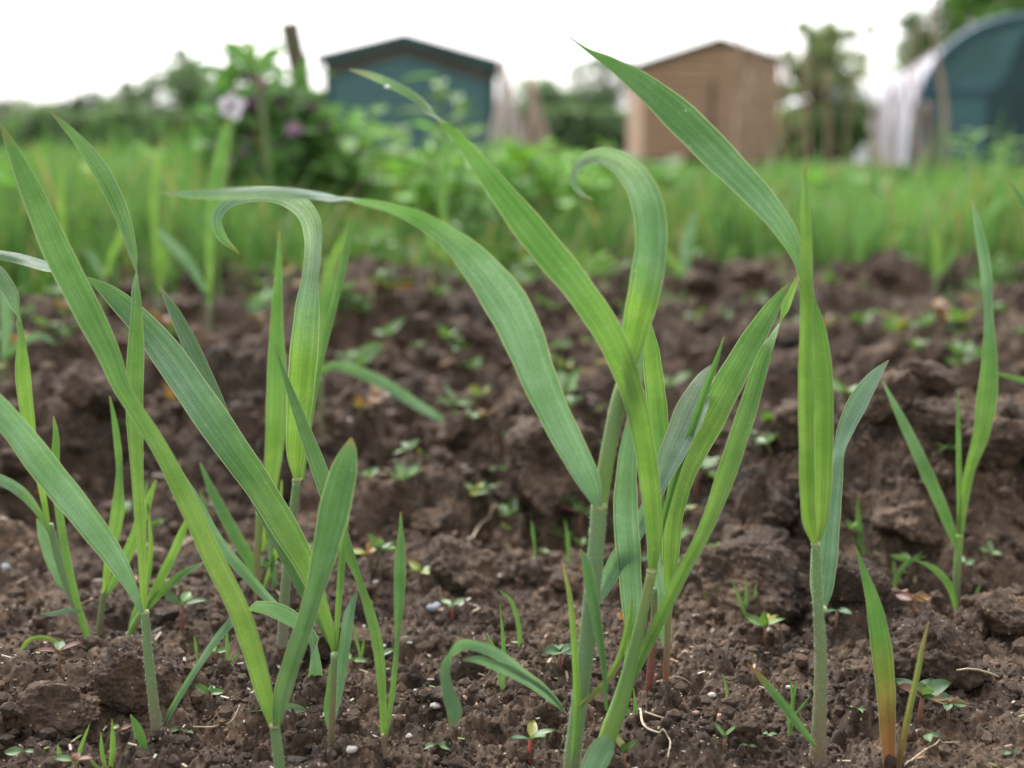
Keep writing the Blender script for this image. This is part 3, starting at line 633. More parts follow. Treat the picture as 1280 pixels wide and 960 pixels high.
back('blurred thin plant near the left edge with drooping grey green leaves', .95, [D(p=[(5,450,8),(8,400,14),(5,360,14),(-8,330,3)], c0=GL, c1=GL), D(p=[(6,450,5),(25,430,9),(50,420,8),(70,430,2)], c0=ST, c1=GL)])
back('blurred pale plant near the bed edge left of the hooked leaf', 1.35, [D(p=[(130,350,5),(140,320,8),(152,290,8),(160,262,2)], c0=BR, c1=BR), D(p=[(130,350,5),(118,325,8),(104,312,2)], c0=GL, c1=GL)])
back('blurred blades at the bed edge behind the far right lone plant', 1.6, [D(p=[(1170,345,6),(1172,310,10),(1165,285,3)], c0=BR, c1=BR), D(p=[(1172,345,5),(1190,320,8),(1196,300,2)], c0=BR, c1=ST)])

# sprouts: tiny grasses, traced
def sprout(label, by, bl, Y=None, c=(BR, ST), group='thin grass sprouts'):
    plant(label, by, [], [D(p=b, c0=c[0], c1=c[1], n=22, m=5, fold=.5, off=random.uniform(-.003, .003)) for b in bl], name='grass_sprout', cat='sprout', Y=Y, group=group)
def tw(x0, y0, x1, y1, wd, bend=0, sub=20):
    mx, my = (x0+x1)/2+bend, (y0+y1)/2; return [(x0+(x0-x1)*.15, y0+sub, wd*.6), (x0, y0, wd*.7), (mx, my, wd), (x1, y1, .8)]
sprout('small bushy tuft of fine grass in front of the wide rough clod', 775, [tw(932,772,920,735,5), tw(934,772,932,722,5), tw(936,774,945,730,5,3), tw(938,775,957,758,5,2), tw(935,774,924,750,4), tw(940,775,968,752,4,4), tw(933,774,915,724,4)])
sprout('two thin sprouts side by side on the flank of the wide rough clod', 745, [tw(882,738,893,684,6), tw(896,748,899,726,5)])
sprout('green sprout of three narrow blades right of the upright plant, pointing up', 700, [tw(1080,700,1072,622,8,-2), tw(1083,702,1107,672,7,4), tw(1082,702,1065,670,6)])
sprout('sprout with one blade bent to the right, between two clods', 725, [tw(1121,724,1153,690,7,-6), tw(1119,724,1117,700,4)])
sprout('bright curved sprout growing on top of the ball shaped clod', 755, [[(1196,775,5),(1193,752,7),(1184,728,9),(1166,710,8),(1144,700,1)]])
sprout('tiny pale sprout tip right of the ball shaped clod', 745, [tw(1219,745,1226,730,4)])
sprout('hair thin sprout with yellow green blades left of the thick upright stem', 925, [tw(984,935,987,845,5,6), tw(990,900,1014,868,4), tw(985,900,975,870,4), tw(988,890,997,850,4)])
sprout('pair of very thin sprouts standing in front of the wide rough clod', 900, [tw(918,930,920,868,4,2), tw(906,890,903,842,4,4), tw(922,915,928,885,3)])
sprout('thin sprout with a single bent blade in the gap right of the drooping torn leaf', 812, [[(648,830,4),(650,808,6),(647,775,6),(638,750,5),(624,738,1)], tw(650,812,660,800,4)])
sprout('upright sprout of two thin blades behind the torn leaf', 870, [tw(628,872,625,755,6,3), tw(622,820,608,790,4), tw(629,868,620,830,4)])
sprout('thin sprouts at the bottom left corner, two bright upright blades', 960, [tw(138,965,140,898,8,2), tw(133,965,126,915,6,-2), tw(136,968,112,948,5,-4)], c=(BR, BR))
sprout('single bright blade at the bottom left beside the corner clod', 965, [tw(78,968,72,930,9), tw(92,965,112,905,6,-1)], c=(BR, BR))
sprout('short fine sprout right of the slender two blade plant', 820, [tw(450,820,441,778,4), tw(452,822,455,798,4)])
sprout('thin sprouts on the far side of the central stem', 700, [tw(710,700,706,650,5,2), tw(668,680,664,650,4)])
sprout('looping thin sprout over the soil near the left edge, bent over like a bow', 825, [[(82,850,4),(84,830,6),(76,808,6),(55,797,6),(34,802,6),(23,820,1)], [(84,838,4),(95,822,6),(112,806,6),(122,795,1)]], c=(YG, YG))
sprout('thin upright sprouts under the bushy leaves of the left plants', 835, [tw(285,830,283,780,5), tw(290,828,300,815,4), tw(246,820,243,795,4)])
sprout('slim pale sprout between the red stem and the bent shoot', 905, [tw(790,915,792,860,5,3), tw(797,912,780,878,4)])
sprout('tiny sprout by the right edge of the bed', 800, [tw(1262,798,1270,780,5), tw(1264,798,1256,786,4)])
sprout('single thin sprout right of the small red based blade', 885, [tw(1214,905,1215,878,4)])
sprout('tiny sprout left of the red based plant', 885, [tw(1061,895,1064,872,4)])
sprout('thin blurred sprout low between the left plants', 700, [tw(258,640,250,612,4), tw(180,640,183,598,6)], Y=.62)

# ------------------------------------------------------------------ broad leaved seedlings
def oval_geo(base, dirn, up, ln, wd, col, curl=.25, n=9, m=5, pet=.18):
    dirn = dirn.normalized(); sd = dirn.cross(up).normalized(); nn = sd.cross(dirn).normalized()
    V, U, K = [], [], []
    for i in range(n):
        s = i/(n-1)
        prof = wd*.08 if s < pet*.6 else wd*max(.0, math.sin(math.pi*min(1, ((s-pet*.6)/(1-pet*.6)))**.8))**.7+wd*.05*(1-s)
        c = base+dirn*(ln*s)-nn*(curl*ln*s*s)+nn*0
        for j in range(m):
            u = j/(m-1)*2-1
            V.append(c+sd*(u*prof*.5)+nn*(.18*wd*abs(u)**1.5)); U.append((u*.5+.5, s)); K.append(np.array(col)*(1+.12*math.sin(5*s+u)))
    Fc = [(i*m+j, i*m+j+1, (i+1)*m+j+1, (i+1)*m+j) for i in range(n-1) for j in range(m-1)]
    return V, Fc, K, U
SC = dict(g=(.19, .36, .09), p=(.20, .34, .14), y=(.42, .42, .07), o=(.44, .24, .08), r=(.27, .11, .07), d=(.10, .22, .08), b=(.15,.27,.15))
def seedling_parts(sz, cols, nl, el, stemcol, stem=.35, asp=.45, rot=0.):
    """returns stem geometry and a list of leaf geometries, rooted at the origin, spreading sz metres"""
    h = sz*stem
    st = tube_geo([Vector((0, 0, -h*.5-.002)), Vector((0, 0, h*.5)), Vector((sz*.02, 0, h))], [sz*.035]*3, [stemcol, stemcol], 6)
    lv = []
    for i in range(nl):
        a = rot+i*2*math.pi/nl+(0 if i < 2 else .5)+random.uniform(-.25, .25); e = R(el+random.uniform(-10, 14)+(i//2)*12)
        d = Vector((math.cos(a)*math.cos(e), math.sin(a)*math.cos(e), math.sin(e)))
        ln = sz*.5*random.uniform(.8, 1.15)
        lv.append(oval_geo(Vector((0, 0, h)), d, Vector((random.uniform(-.45, .45), random.uniform(-.9, .1), 1)), ln, ln*asp*random.uniform(.85, 1.1), SC[cols[i % len(cols)]]))
    return st, lv
def seedling(px, py, wpx, cols, nl, label, el=15, stem=.35, asp=.45, stemcol=(.26, .12, .08), rot=0., Y=None, group='broad leaved seedlings in the front soil'):
    p = hit(px, py+wpx*stem*.5) if Y is None else None
    if Y is not None: q = at(px, py, Y); p = Vector((q.x, Y, ground(q.x, Y)))
    sz = wpx*p.y/F
    st, lv = seedling_parts(sz, cols, nl, el, stemcol, stem, asp, rot)
    t = thing('seedling', label, 'seedling', p, group)
    mv = lambda g: ([v+p for v in g[0]], *g[1:])
    link('stem', mesh('stem', *mv(st)), M_stem, t)
    for g in lv: link('leaf', mesh('leaf', *mv(g)), M_broad, t)
seedling(345, 893, 72, 'p', 2, 'seedling with two wide oblong pale leaves behind the front bending stem', el=3, stem=.12, asp=.36)
seedling(262, 873, 42, 'gp', 4, 'small green rosette seedling between the two front left stems', el=18)
seedling(208, 873, 34, 'g', 3, 'seedling with a round green leaf touching the left front stem', el=40, asp=.8)
seedling(75, 828, 66, 'rpr', 4, 'red leaved seedling under the bowed sprout at left', el=22, stem=.4)
seedling(228, 772, 80, 'dg', 4, 'blurred dark green seedling behind the left front stem', el=30, stem=.4, asp=.35)
seedling(270, 822, 40, 'g', 3, 'small soft green seedling behind the rosette one', el=28)
seedling(700, 832, 60, 'd', 4, 'dark green seedling with rounded leaves left of the thick hairy stem', el=18, asp=.6)
seedling(662, 938, 68, 'pyb', 4, 'seedling with pale leaves on a bright red stem at the bottom centre', el=22, stem=.45, stemcol=(.5, .08, .05))
seedling(546, 942, 52, 'p', 2, 'pale two leaved seedling at the bottom left of the torn leaf', el=4, stem=.15)
seedling(955, 797, 62, 'gyg', 5, 'yellow green seedling with five leaves left of the upright plant', el=28, asp=.42)
seedling(905, 930, 62, 'ggp', 3, 'bright green seedling with one tall leaf, near the bottom, left of the slanted basal leaf', el=50, stem=.3, asp=.45)
seedling(935, 938, 30, 'p', 2, 'tiny pale seedling beside the bright green one at the bottom', el=5, stem=.15)
seedling(780, 950, 62, 'gy', 3, 'light green seedling just right of the cut leaf stub', el=45, stem=.3)
seedling(1045, 775, 46, 'bd', 4, 'drooping dark seedling tucked behind the thick upright stem', el=-10, stem=.5)
seedling(1150, 885, 95, 'bbdrp', 6, 'large mixed seedling with grey green and reddish leaves right of the red based blade', el=15, asp=.5)
seedling(1185, 890, 60, 'pro', 5, 'reddish and green seedling below the ball shaped clod', el=10, asp=.5)
seedling(1110, 835, 44, 'b', 4, 'bluish green seedling directly behind the red based blade', el=28, asp=.5)
seedling(1142, 760, 60, 'oro', 3, 'orange leaved seedling on the soil left of the ball shaped clod', el=12)
seedling(1072, 888, 36, 'p', 3, 'tiny pale green seedling left of the red based blade', el=8, stem=.15)
seedling(960, 925, 30, 'p', 3, 'flat pale seedling right of the bright green one near the bottom', el=3, stem=.1)
seedling(1248, 792, 40, 'g', 3, 'green seedling at the right edge beside the ball shaped clod', el=30)
seedling(1158, 930, 44, 'pd', 3, 'flat dull seedling right of the yellowish narrow blade near the bottom', el=5, stem=.15)
seedling(1265, 945, 34, 'd', 2, 'small round leaved seedling in the bottom right corner', el=5, stem=.12, asp=.8)
seedling(870, 610, 88, 'gpg', 5, 'blurred bright green rosette behind the red based shoot', el=25, asp=.55)
seedling(405, 800, 50, 'oor', 3, 'orange seedling behind the brown stemmed plant', el=30, stem=.4)
seedling(780, 790, 50, 'or', 3, 'reddish seedling left of the red stem in the centre', el=40, stem=.4)
seedling(725, 660, 70, 'pgr', 4, 'blurred green and red seedling just left of the tall hairy stem', el=20)
seedling(475, 830, 46, 'pr', 3, 'small pale seedling on a red stalk behind the narrow straight blade', el=30, stem=.5, stemcol=(.4,.08,.05))
seedling(565, 765, 46, 'pg', 3, 'small pale seedling on the soil above the torn leaf', el=25, stem=.4, stemcol=(.35,.1,.07))
seedling(440, 832, 40, 'g', 3, 'little green seedling left of the drooping torn leaf', el=20)
seedling(30, 945, 46, 'p', 2, 'two leaved seedling at the bottom left below the corner clod', el=4, stem=.15)
seedling(150, 920, 40, 'rp', 3, 'small reddish seedling at the foot of the dark clod bottom left', el=18)
seedling(95, 960, 60, 'rrp', 4, 'dark red seedling cut by the bottom edge at left', el=20)
seedling(225, 915, 38, 'p', 2, 'pale two leaved seedling right of the left front stem foot', el=6, stem=.15)
seedling(880, 715, 30, 'g', 3, 'green speck of a seedling on the wide rough clod', el=20)
seedling(1205, 712, 40, 'pb', 3, 'blurred grey green seedling in front of the far right plant', el=20)
# the many small ones further back share a few shapes
FP = []
for spec in ('gg', 'gp', 'gp', 'yg', 'oy', 'dg', 'pg', 'ro'):
    st, lv = seedling_parts(1.0, spec, random.choice((3, 4, 5)), 24, (.24, .2, .08), .35, .5)
    g = joinm([st]+lv); FP.append(mesh('seedling', *g))
FN = ['plain green', 'green and pale', 'green and pale', 'yellow green', 'orange yellow', 'dark green', 'pale green', 'reddish orange']
cnt = 0
for i in range(430):
    py = 336+(random.random()**1.7)*400; px = random.uniform(-70, 1350)
    dens = .55+.45*math.sin(px*.011+1)*math.cos(py*.02); p = hit(px, py)
    if p.y < .5 or p.y > 2.6: continue
    if cnt >= 270: break
    k = random.choice((0, 1, 2, 3, 1, 5, 6, 7, 6, 0, 2, 4))
    if float(vn(np.array([p.x*5.5]), np.array([p.y*5.5]), 88)[0]) < -.12 and random.random() < .85: continue
    s = random.uniform(.012, .036)*(.75+.35*min(p.y, 1.8))
    if py > 560: s *= .65
    o = link('seedling', FP[k], M_broad); o.location = (p.x, p.y, p.z); o.scale = (s, s, s*random.uniform(.8, 1.4)); o.rotation_euler = (random.uniform(-.3, .3), random.uniform(-.3, .3), random.uniform(0, 6.28))
    tag(o, None, 'seedling', 'blurred %s seedlings over the bed' % FN[k]); reg(o, FN[k]+' seedling', px, py); cnt += 1

# ------------------------------------------------------------------ stones, straws
def stone(px, py, wpx, m, label, flat=.55, group='pale stone chips'):
    p = hit(px, py); r = wpx*p.y/F/2*.8
    b = bmesh.new(); bmesh.ops.create_icosphere(b, subdivisions=3, radius=1)
    sx = Vector((random.uniform(.8, 1.2), random.uniform(.7, 1), flat)); sd = random.random()*50
    V = np.array([v.co[:] for v in b.verts]); d = 1+.28*vn3(V*1.2+sd, 3)+.14*vn3(V*2.7+sd, 4)
    for v, k in zip(b.verts, d): v.co = Vector((v.co.x*sx.x, v.co.y*sx.y, v.co.z*sx.z))*k*r
    me = bpy.data.meshes.new('stone'); b.to_mesh(me); b.free(); me.polygons.foreach_set('use_smooth', [True]*len(me.polygons))
    o = link('stone', me, m); o.location = p+Vector((0, 0, r*flat*.35)); o.rotation_euler = (0, 0, random.uniform(0, 6)); tag(o, label, 'stone', group)
for px, py, wd, lb in [(628,722,16,'white stone chip in the middle of the soil between the blades'), (606,722,9,'tiny white chip left of the larger middle one'), (470,731,11,'white chip right of the slim upright blade'),
        (512,805,8,'small white chip left of the torn leaf fold'), (545,890,18,'flat whitish chip under the drooping leaf tip'), (512,922,16,'pale flat chip below the drooping leaf at the bottom'),
        (440,940,22,'white crusty chip near the bottom, right of the brown stem'), (890,872,16,'bluish white chip right of the red stem'), (878,928,9,'small white sliver below the bluish chip'),
        (543,763,24,'grey stone behind the torn leaf'), (5,712,22,'pale grey stone at the left edge'), (985,860,12,'white chip left of the thin yellow sprout'), (1150,915,14,'pale chip below the large mixed seedling'), (750,600,14,'blurred white chip beside the tall hairy stem'), (480,812,10,'small pale chip behind the narrow straight blade')]:
    stone(px, py, wd, M_stone if 'grey' not in lb else M_grey, lb)
for px, py, wd, lb in [(856,822,18,'rounded pinkish brown pebble right of the red stem'), (870,895,13,'small reddish pebble above the bright green seedling'), (901,898,14,'reddish pebble next to the thin sprouts'), (552,705+60,12,'small brown pebble near the torn leaf'), (205,832,16,'brown pebble right of the left stem'), (996,735,20,'red brown pebble in the hollow left of the upright stem'), (580,875,14,'brown pebble right of the folded leaf tip')]:
    stone(px, py, wd, M_stone2, lb, .7, 'brown pebbles')
def straw(pts, wd, label, up=.0006):
    cen = []
    for px, py in pts:
        p = hit(px, py); cen.append(p)
    P = catmull([[c.x, c.y, c.z+up] for c in cen], 26); cen = [Vector((q[0], q[1], max(q[2], ground(q[0], q[1])+up))) for q in P]
    r = wd*cen[0].y/F/2; V, Fc, K, U = tube_geo(cen, [r*(1-.5*i/26) for i in range(26)], [(1, 1, 1)], 6)
    tag(link('root_strand', mesh('root_strand', V, Fc), M_straw), label, 'root', 'dry roots and straws on the soil')
straw([(806,902),(830,900),(856,898)], 3, 'straight dry straw lying right of the bent shoot')
straw([(800,890),(808,915),(836,925),(835,950)], 4, 'bent pale root hooking down at the bottom centre')
straw([(240,913),(270,912),(290,905),(300,885)], 3, 'thin straw running from the left stem to the paired leaves')
straw([(820,855),(850,858),(865,862)], 3, 'short straw behind the red stems')
straw([(640,640),(610,660),(585,690)], 5, 'blurred brown twig left of the big dark clod')
straw([(170,700),(210,690),(245,678)], 6, 'blurred brown straw behind the left front stem')
straw([(1130,960),(1170,940),(1200,930)], 3, 'thin root near the bottom right corner')
# the root over the ball shaped clod
V, Fc, K, U = tube_geo([at(x, y, .412-.004*math.sin(i)) for i, (x, y) in enumerate([(1196,838),(1210,836),(1222,837),(1236,841),(1248,846)])], [.0004]*5, [(1, 1, 1)], 6)
tag(link('root_strand', mesh('root_strand', V, Fc), M_straw), 'pale root sticking out of the ball shaped clod', 'root', 'dry roots and straws on the soil')

# ------------------------------------------------------------------ meadow grass behind the bed
def hfac(x, y):
    # lush and tall on the left, mown lower on the right beyond the first metre and bare by the brown shed
    rt = sst(.02, .12, x/y); f = 1.0-.82*rt*sst(2.9, 4.0, y)+.32*vn(x*.9, y*.9, 77)+.28*vn(x*3.3, y*3.3, 78)
    return np.clip(f, .08, 1.5)
def grass(N, y0, y1, hmin, hmax, wd, seed, spread=.62, cA=(.040, .105, .026), cB=(.17, .335, .10), dens=None):
    r = np.random.default_rng(seed)
    y = y0+(y1-y0)*r.random(N)**1.4; x = y*r.uniform(-spread, spread, N)
    if dens is not None: k = dens(x, y) > r.random(N); x, y = x[k], y[k]
    n = len(x); cl = np.clip(vn(x*2.6, y*2.6, 50)*.9+.5, 0, 1); h = (hmin+(hmax-hmin)*(r.random(n)**1.6*.5+cl*.5))*hfac(x, y)*np.where(r.random(n) < .05, r.uniform(1.2, 1.7, n), 1)
    a = r.uniform(0, 6.283, n); lean = r.uniform(.05, .55, n)*h; b = r.uniform(0, 6.283, n)
    z = np.where(y > 2.3, meadow_h(x, y), height(x, y))-.005; wv = wd*(.6+.8*r.random(n))*np.clip(y/3, .8, 5)
    P = []
    for s, ww in ((0, .8), (.4, 1), (.75, .7), (1, .05)):
        cx = x+np.cos(b)*lean*s*s; cy = y+np.sin(b)*lean*s*s; cz = z+h*s*(1-.15*s)
        for sg in (-1, 1): P.append(np.stack([cx+np.cos(a)*wv*ww*sg, cy+np.sin(a)*wv*ww*sg, cz], 1))
    V = np.stack(P, 1).reshape(-1, 3); base = (np.arange(n)*8)[:, None]
    Q = np.concatenate([base+np.array([[0, 1, 3, 2]]), base+np.array([[2, 3, 5, 4]]), base+np.array([[4, 5, 7, 6]])], 0)
    pt = vn(x*1.1+4, y*.8, 91)*.5+.5; t = np.clip((.3*cl+.45*r.random(n)**1.5+.75*pt-.25), 0, 1)[:, None]; c = np.array(cA)*(1-t)+np.array(cB)*t
    dry = r.random(n) < .15; c[dry] = (.30, .26, .12)
    return bigmesh('meadow_grass', V, Q, np.repeat(c, 8, 0))
tag(link('meadow_grass', grass(66000, 1.5, 6.0, .05, .215, .0036, 1, dens=lambda x, y: sst(1.75, 2.2, y+.36*vn(x*2.3, y*2.3, 71)+.2*vn(x*7, y*7, 72))), M_far), 'thick green grass growing behind the soil bed', 'grass', kind='stuff')
tag(link('meadow_grass', grass(38000, 5.5, 17, .05, .26, .0050, 2), M_far), 'green grass and weeds running back to the sheds', 'grass', kind='stuff')
tag(link('low_weeds', grass(5000, 1.3, 2.5, .015, .06, .0016, 3, dens=lambda x, y: .1+.9*sst(1.3, 2.4, y)*(vn(x*4, y*4, 61) > -.1)), M_far), 'thin low grass creeping over the back edge of the soil bed', 'grass', kind='stuff')

# ------------------------------------------------------------------ leafy weeds
def weed(px, top, Y, label, c=(.12, .24, .06), leaf=.05, asp=.42, nl=12, spread=1.0, flowers=0, droop=.35, group='leafy weeds behind the bed', lean=0, side=0, low=.5):
    q = at(px, top, Y); x, h = q.x, q.z; g = ground(x, Y)
    t = thing('leafy_weed', label, 'weed', (x, Y, g), group)
    ns = 1+side; stems, fol = [], []; fl = []
    for k in range(ns):
        hh = (h-g)*(1 if k == 0 else random.uniform(low, min(1, low+.35))); a0 = random.uniform(0, 6.28); off = 0 if k == 0 else (h-g)*.22*spread
        bx, by = x, Y; tx, ty = x+lean*hh+math.cos(a0)*off, Y+math.sin(a0)*off*.6
        cen = [Vector((bx+(tx-bx)*s**1.3, by+(ty-by)*s**1.3, g-.02+(hh+.02)*s)) for s in np.linspace(0, 1, 9)]
        stems.append(tube_geo(cen, [.0065*(1-.6*s)*(h-g)/.4 for s in np.linspace(0, 1, 9)], [(.14, .19, .07)], 6))
        for i in range(nl):
            s = .12+.88*i/(nl-1); p = cen[min(8, int(s*8))].lerp(cen[min(8, int(s*8)+1)], s*8-int(s*8)); a = i*2.4+random.uniform(-.4, .4); e = R(random.uniform(5, 50))
            d = Vector((math.cos(a)*math.cos(e), math.sin(a)*math.cos(e), math.sin(e))); ln = leaf*spread*(1.1-.45*s)*random.uniform(.8, 1.2)
            cc = np.array(c)*random.uniform(.7, 1.4)
            up = Vector((random.uniform(-.7, .7), random.uniform(-1.1, .3), .8)); fol.append(oval_geo(p, d, up, ln, ln*asp, cc, droop, 7, 3, .15))
            if flowers and .3 < s < .93 and random.random() < flowers: fl.append(p+d*ln*.4)
    V = joinm(stems); link('stem', mesh('stem', *V), M_stem, t)
    V = joinm(fol); link('foliage', mesh('foliage', *V), M_far, t)
    for p in fl:
        fg = []
        for j in range(5):
            a = j*1.257; fg.append(oval_geo(p, Vector((math.cos(a), math.sin(a)*.6-.3, math.sin(a))), Vector((0, -1, .3)), .020, .018, (1, 1, 1), .2, 5, 3, .05))
        link('flower', mesh('flower', *joinm(fg)), random.choice((M_purple, M_pink, M_purple)), t)
    return t
weed(316, 62, 2.55, 'flowering weed standing above the rest at left, its leafy top against the sky', (.12, .25, .08), .115, .34, 30, 1.0, .35, side=3, low=.75)
weed(343, 108, 2.6, 'bushy flowering weed with purple blooms in front of the leaning post', (.12, .25, .07), .085, .42, 26, 1.1, .30, side=10, low=.7)
weed(392, 128, 2.7, 'bushy flowering weed right of the leaning post', (.13, .26, .07), .085, .42, 26, 1.1, .22, side=10, low=.7)
weed(300, 150, 2.5, 'low flowering weed under the white flower', (.12, .25, .07), .085, .42, 24, 1.1, .18, side=8, low=.65)
weed(430, 190, 2.6, 'leafy weed below the left edge of the green shed', (.12, .24, .06), .085, .45, 26, 1.2, .05, side=5)
weed(550, 98, 3.0, 'tall pale green weed spreading its leaves before the green shed', (.13, .24, .06), .14, .34, 13, 1.0, side=0)
weed(572, 120, 3.1, 'second spreading weed before the right half of the green shed', (.13, .23, .06), .12, .34, 13, 1.0, side=0)
weed(460, 145, 3.1, 'weed with a pale rosette top before the green shed', (.17, .31, .08), .09, .45, 22, 1.0, side=3)
weed(500, 185, 2.9, 'broad leaved weed below the middle of the green shed', (.14, .30, .05), .09, .5, 12, 1.1, side=3)
weed(640, 180, 3.0, 'broad leaved bright weed right of the green shed', (.16, .33, .04), .10, .5, 12, 1.2, side=3)
weed(700, 205, 3.1, 'low bushy weed between the two sheds', (.15, .31, .05), .08, .5, 12, 1.1, side=3)
weed(1215, 165, 3.8, 'tall fluffy green weed before the dark end of the tunnel', (.12, .24, .05), .10, .22, 20, 1.0, side=2)
weed(1262, 172, 3.6, 'green weed at the right edge before the tunnel', (.12, .23, .05), .10, .22, 20, 1.0, side=2)
lbls = ['leafy green weed in the blurred belt behind the bed, left part', 'leafy green weed in the blurred belt behind the bed, centre part', 'leafy green weed in the blurred belt behind the bed, right part']
for i in range(76):
    px = random.choice((random.uniform(-20, 720), random.uniform(-20, 720), random.uniform(720, 1300))); Yw = random.uniform(2.4, 4.6)
    z = random.uniform(.04, .12) if px > 760 else random.uniform(.09, .195) if px < 270 else random.uniform(.13, .235)
    top = 190-(z-H)*F/Yw
    tw_ = weed(px, top, Yw, None, random.choice(((.13, .28, .06), (.18, .36, .07), (.11, .22, .07), (.20, .36, .13))), random.uniform(.04, .08), random.choice((.35, .55)), 18, 1.2, .02 if px < 500 else 0, side=4,
         group='leafy weeds of the %s part of the belt' % ('left' if px < 430 else 'centre' if px < 860 else 'right'))
    reg(tw_, 'leafy green weed', px, 0, 'in the blurred belt '+('under the far trees', 'under the green shed', 'between the sheds', 'under the brown shed', 'under the tunnel')[0 if px < 390 else 1 if px < 630 else 2 if px < 790 else 3 if px < 1000 else 4])

for i in range(70):
    px = random.uniform(-40, 1320); Yw = random.uniform(1.55, 2.6); q = at(px, 250, Yw); g = ground(q.x, Yw); hh_ = random.uniform(.02, .075)*(.6+.5*(Yw-1.5))
    top = next(p for p in range(100, 700, 2) if at(px, p, Yw).z < g+hh_)
    tw_ = weed(px, top, Yw, None, random.choice(((.12, .26, .05), (.17, .32, .06), (.16, .27, .12), (.10, .20, .05))), random.uniform(.025, .05), random.choice((.3, .5)), 9, 1.0, 0, side=1, group='low weeds along the back edge of the bed')
    reg(tw_, 'low weed', px, 0, 'on the bed edge, '+('under the far trees', 'under the green shed', 'between the sheds', 'under the brown shed', 'under the tunnel')[0 if px < 390 else 1 if px < 630 else 2 if px < 790 else 3 if px < 1000 else 4])

plant('tall leafy sprig with spread leaf tips against the sky above the white flower', 480,
  [D(p=[(338,330,9),(334,200,8),(326,130,7),(314,84,5)], cols=[(.14,.22,.08), (.16,.22,.10)], root=False)],
  [D(p=[(316,88,5),(308,76,15),(294,64,18),(280,56,9),(272,52,2)], c0=ST, c1=ST, n=20),
   D(p=[(318,92,5),(328,78,15),(342,66,16),(356,62,3)], c0=ST, c1=ST, n=20),
   D(p=[(324,115,5),(312,112,14),(300,120,12),(292,130,2)], c0=ST, c1=GD, n=20),
   D(p=[(326,125,5),(340,112,16),(352,108,12),(362,112,2)], c0=ST, c1=GD, n=20),
   D(p=[(314,86,4),(316,70,12),(312,56,10),(306,48,2)], c0=ST, c1=BR, n=20),
   D(p=[(326,126,6),(328,112,16),(322,98,14),(318,90,3)], c0=(.25,.12,.22), c1=(.20,.10,.18), n=20, label='dull purple folded leaf near the top')],
  name='leafy_weed', cat='weed', Y=2.4, group='leafy weeds behind the bed')

# white flower with a purple eye
fY = 1.9
t = thing('white_flower', 'large white flower with a purple eye on a thin stalk at left', 'flower', at(288, 320, fY))
fc = at(291, 133, fY)
V = tube_geo([at(284, 345, fY), at(283, 260, fY), at(286, 190, fY), fc], [.0022]*4, [(.17, .28, .08)], 8); link('stem', mesh('stem', *V), M_stem, t)
for a, m in ((.4, M_petal), (1.5, M_petal), (2.6, M_petal), (3.7, M_petal), (5.0, M_petal)):
    g = oval_geo(fc, Vector((math.cos(a), -.35, math.sin(a)*.8)), Vector((.3, -1, .2)), .022, .019, (1, 1, 1), .25, 8, 5, .05); link('petal', mesh('petal', *g), m, t)
b = bmesh.new(); bmesh.ops.create_icosphere(b, subdivisions=3, radius=.0055); me = bpy.data.meshes.new('eye'); b.to_mesh(me); b.free()
o = link('flower_centre', me, M_purple, t); o.matrix_parent_inverse = Matrix(); o.location = fc+Vector((-.003, -.010, 0))-t.location

# ------------------------------------------------------------------ boxes and prisms
def prism(poly, d0, d1, axis='y'):
    """extrude a polygon of (x, z) from y=d0 to y=d1"""
    n = len(poly); V = [Vector((x, d0, z)) for x, z in poly]+[Vector((x, d1, z)) for x, z in poly]
    return V, [tuple(range(n)), tuple(range(n, 2*n))[::-1]]+[(i, i+n, (i+1) % n+n, (i+1) % n) for i in range(n)]
def bar(p, q, r, r2=None, k=8):
    n = 2; V, Fc, K, U = tube_geo([p, p.lerp(q, .5), q], [r, (r+(r2 or r))/2, r2 or r], [(1, 1, 1)], k); return V, Fc
def jm(parts):
    V, Fc = [], []
    for v, f in parts: k = len(V); V += v; Fc += [tuple(i+k for i in q) for q in f]
    return V, Fc
def box(x0, x1, y0, y1, z0, z1): return prism([(x0, z0), (x1, z0), (x1, z1), (x0, z1)], y0, y1)
def flatmesh(name, g, m, par): 
    me = mesh(name, g[0], g[1], smooth=False); b = bmesh.new(); b.from_mesh(me); bmesh.ops.recalc_face_normals(b, faces=b.faces); b.to_mesh(me); b.free()
    return link(name, me, m, par)
def wx(px, Y): return at(px, 130, Y).x
def wz(py, Y): return at(640, py, Y).z

def clad(x0, x1, z0, zl, xa, za, zr, Y, bh=.13):
    """overlapping horizontal boards filling a gable wall"""
    parts = []; z = z0
    while z < za-.02:
        z2 = min(z+bh, za)
        def span(zz):
            a, b = x0, x1
            if zz > zl: a = x0+(xa-x0)*(zz-zl)/(za-zl)
            if zz > zr: b = x1-(x1-xa)*(zz-zr)/(za-zr)
            return a, b
        a0, b0 = span(z); a1, b1 = span(z2-.001)
        if b1-a1 > .01 or b0-a0 > .03:
            V = [Vector(v) for v in ((a0, Y-.035, z), (b0, Y-.035, z), (b1, Y-.012, z2-.004), (a1, Y-.012, z2-.004), (a0, Y+.02, z), (b0, Y+.02, z), (b1, Y+.02, z2-.004), (a1, Y+.02, z2-.004))]
            parts.append((V, [(0, 1, 2, 3), (7, 6, 5, 4), (0, 4, 5, 1), (3, 2, 6, 7), (0, 3, 7, 4), (1, 5, 6, 2)]))
        z = z2
    return jm(parts)
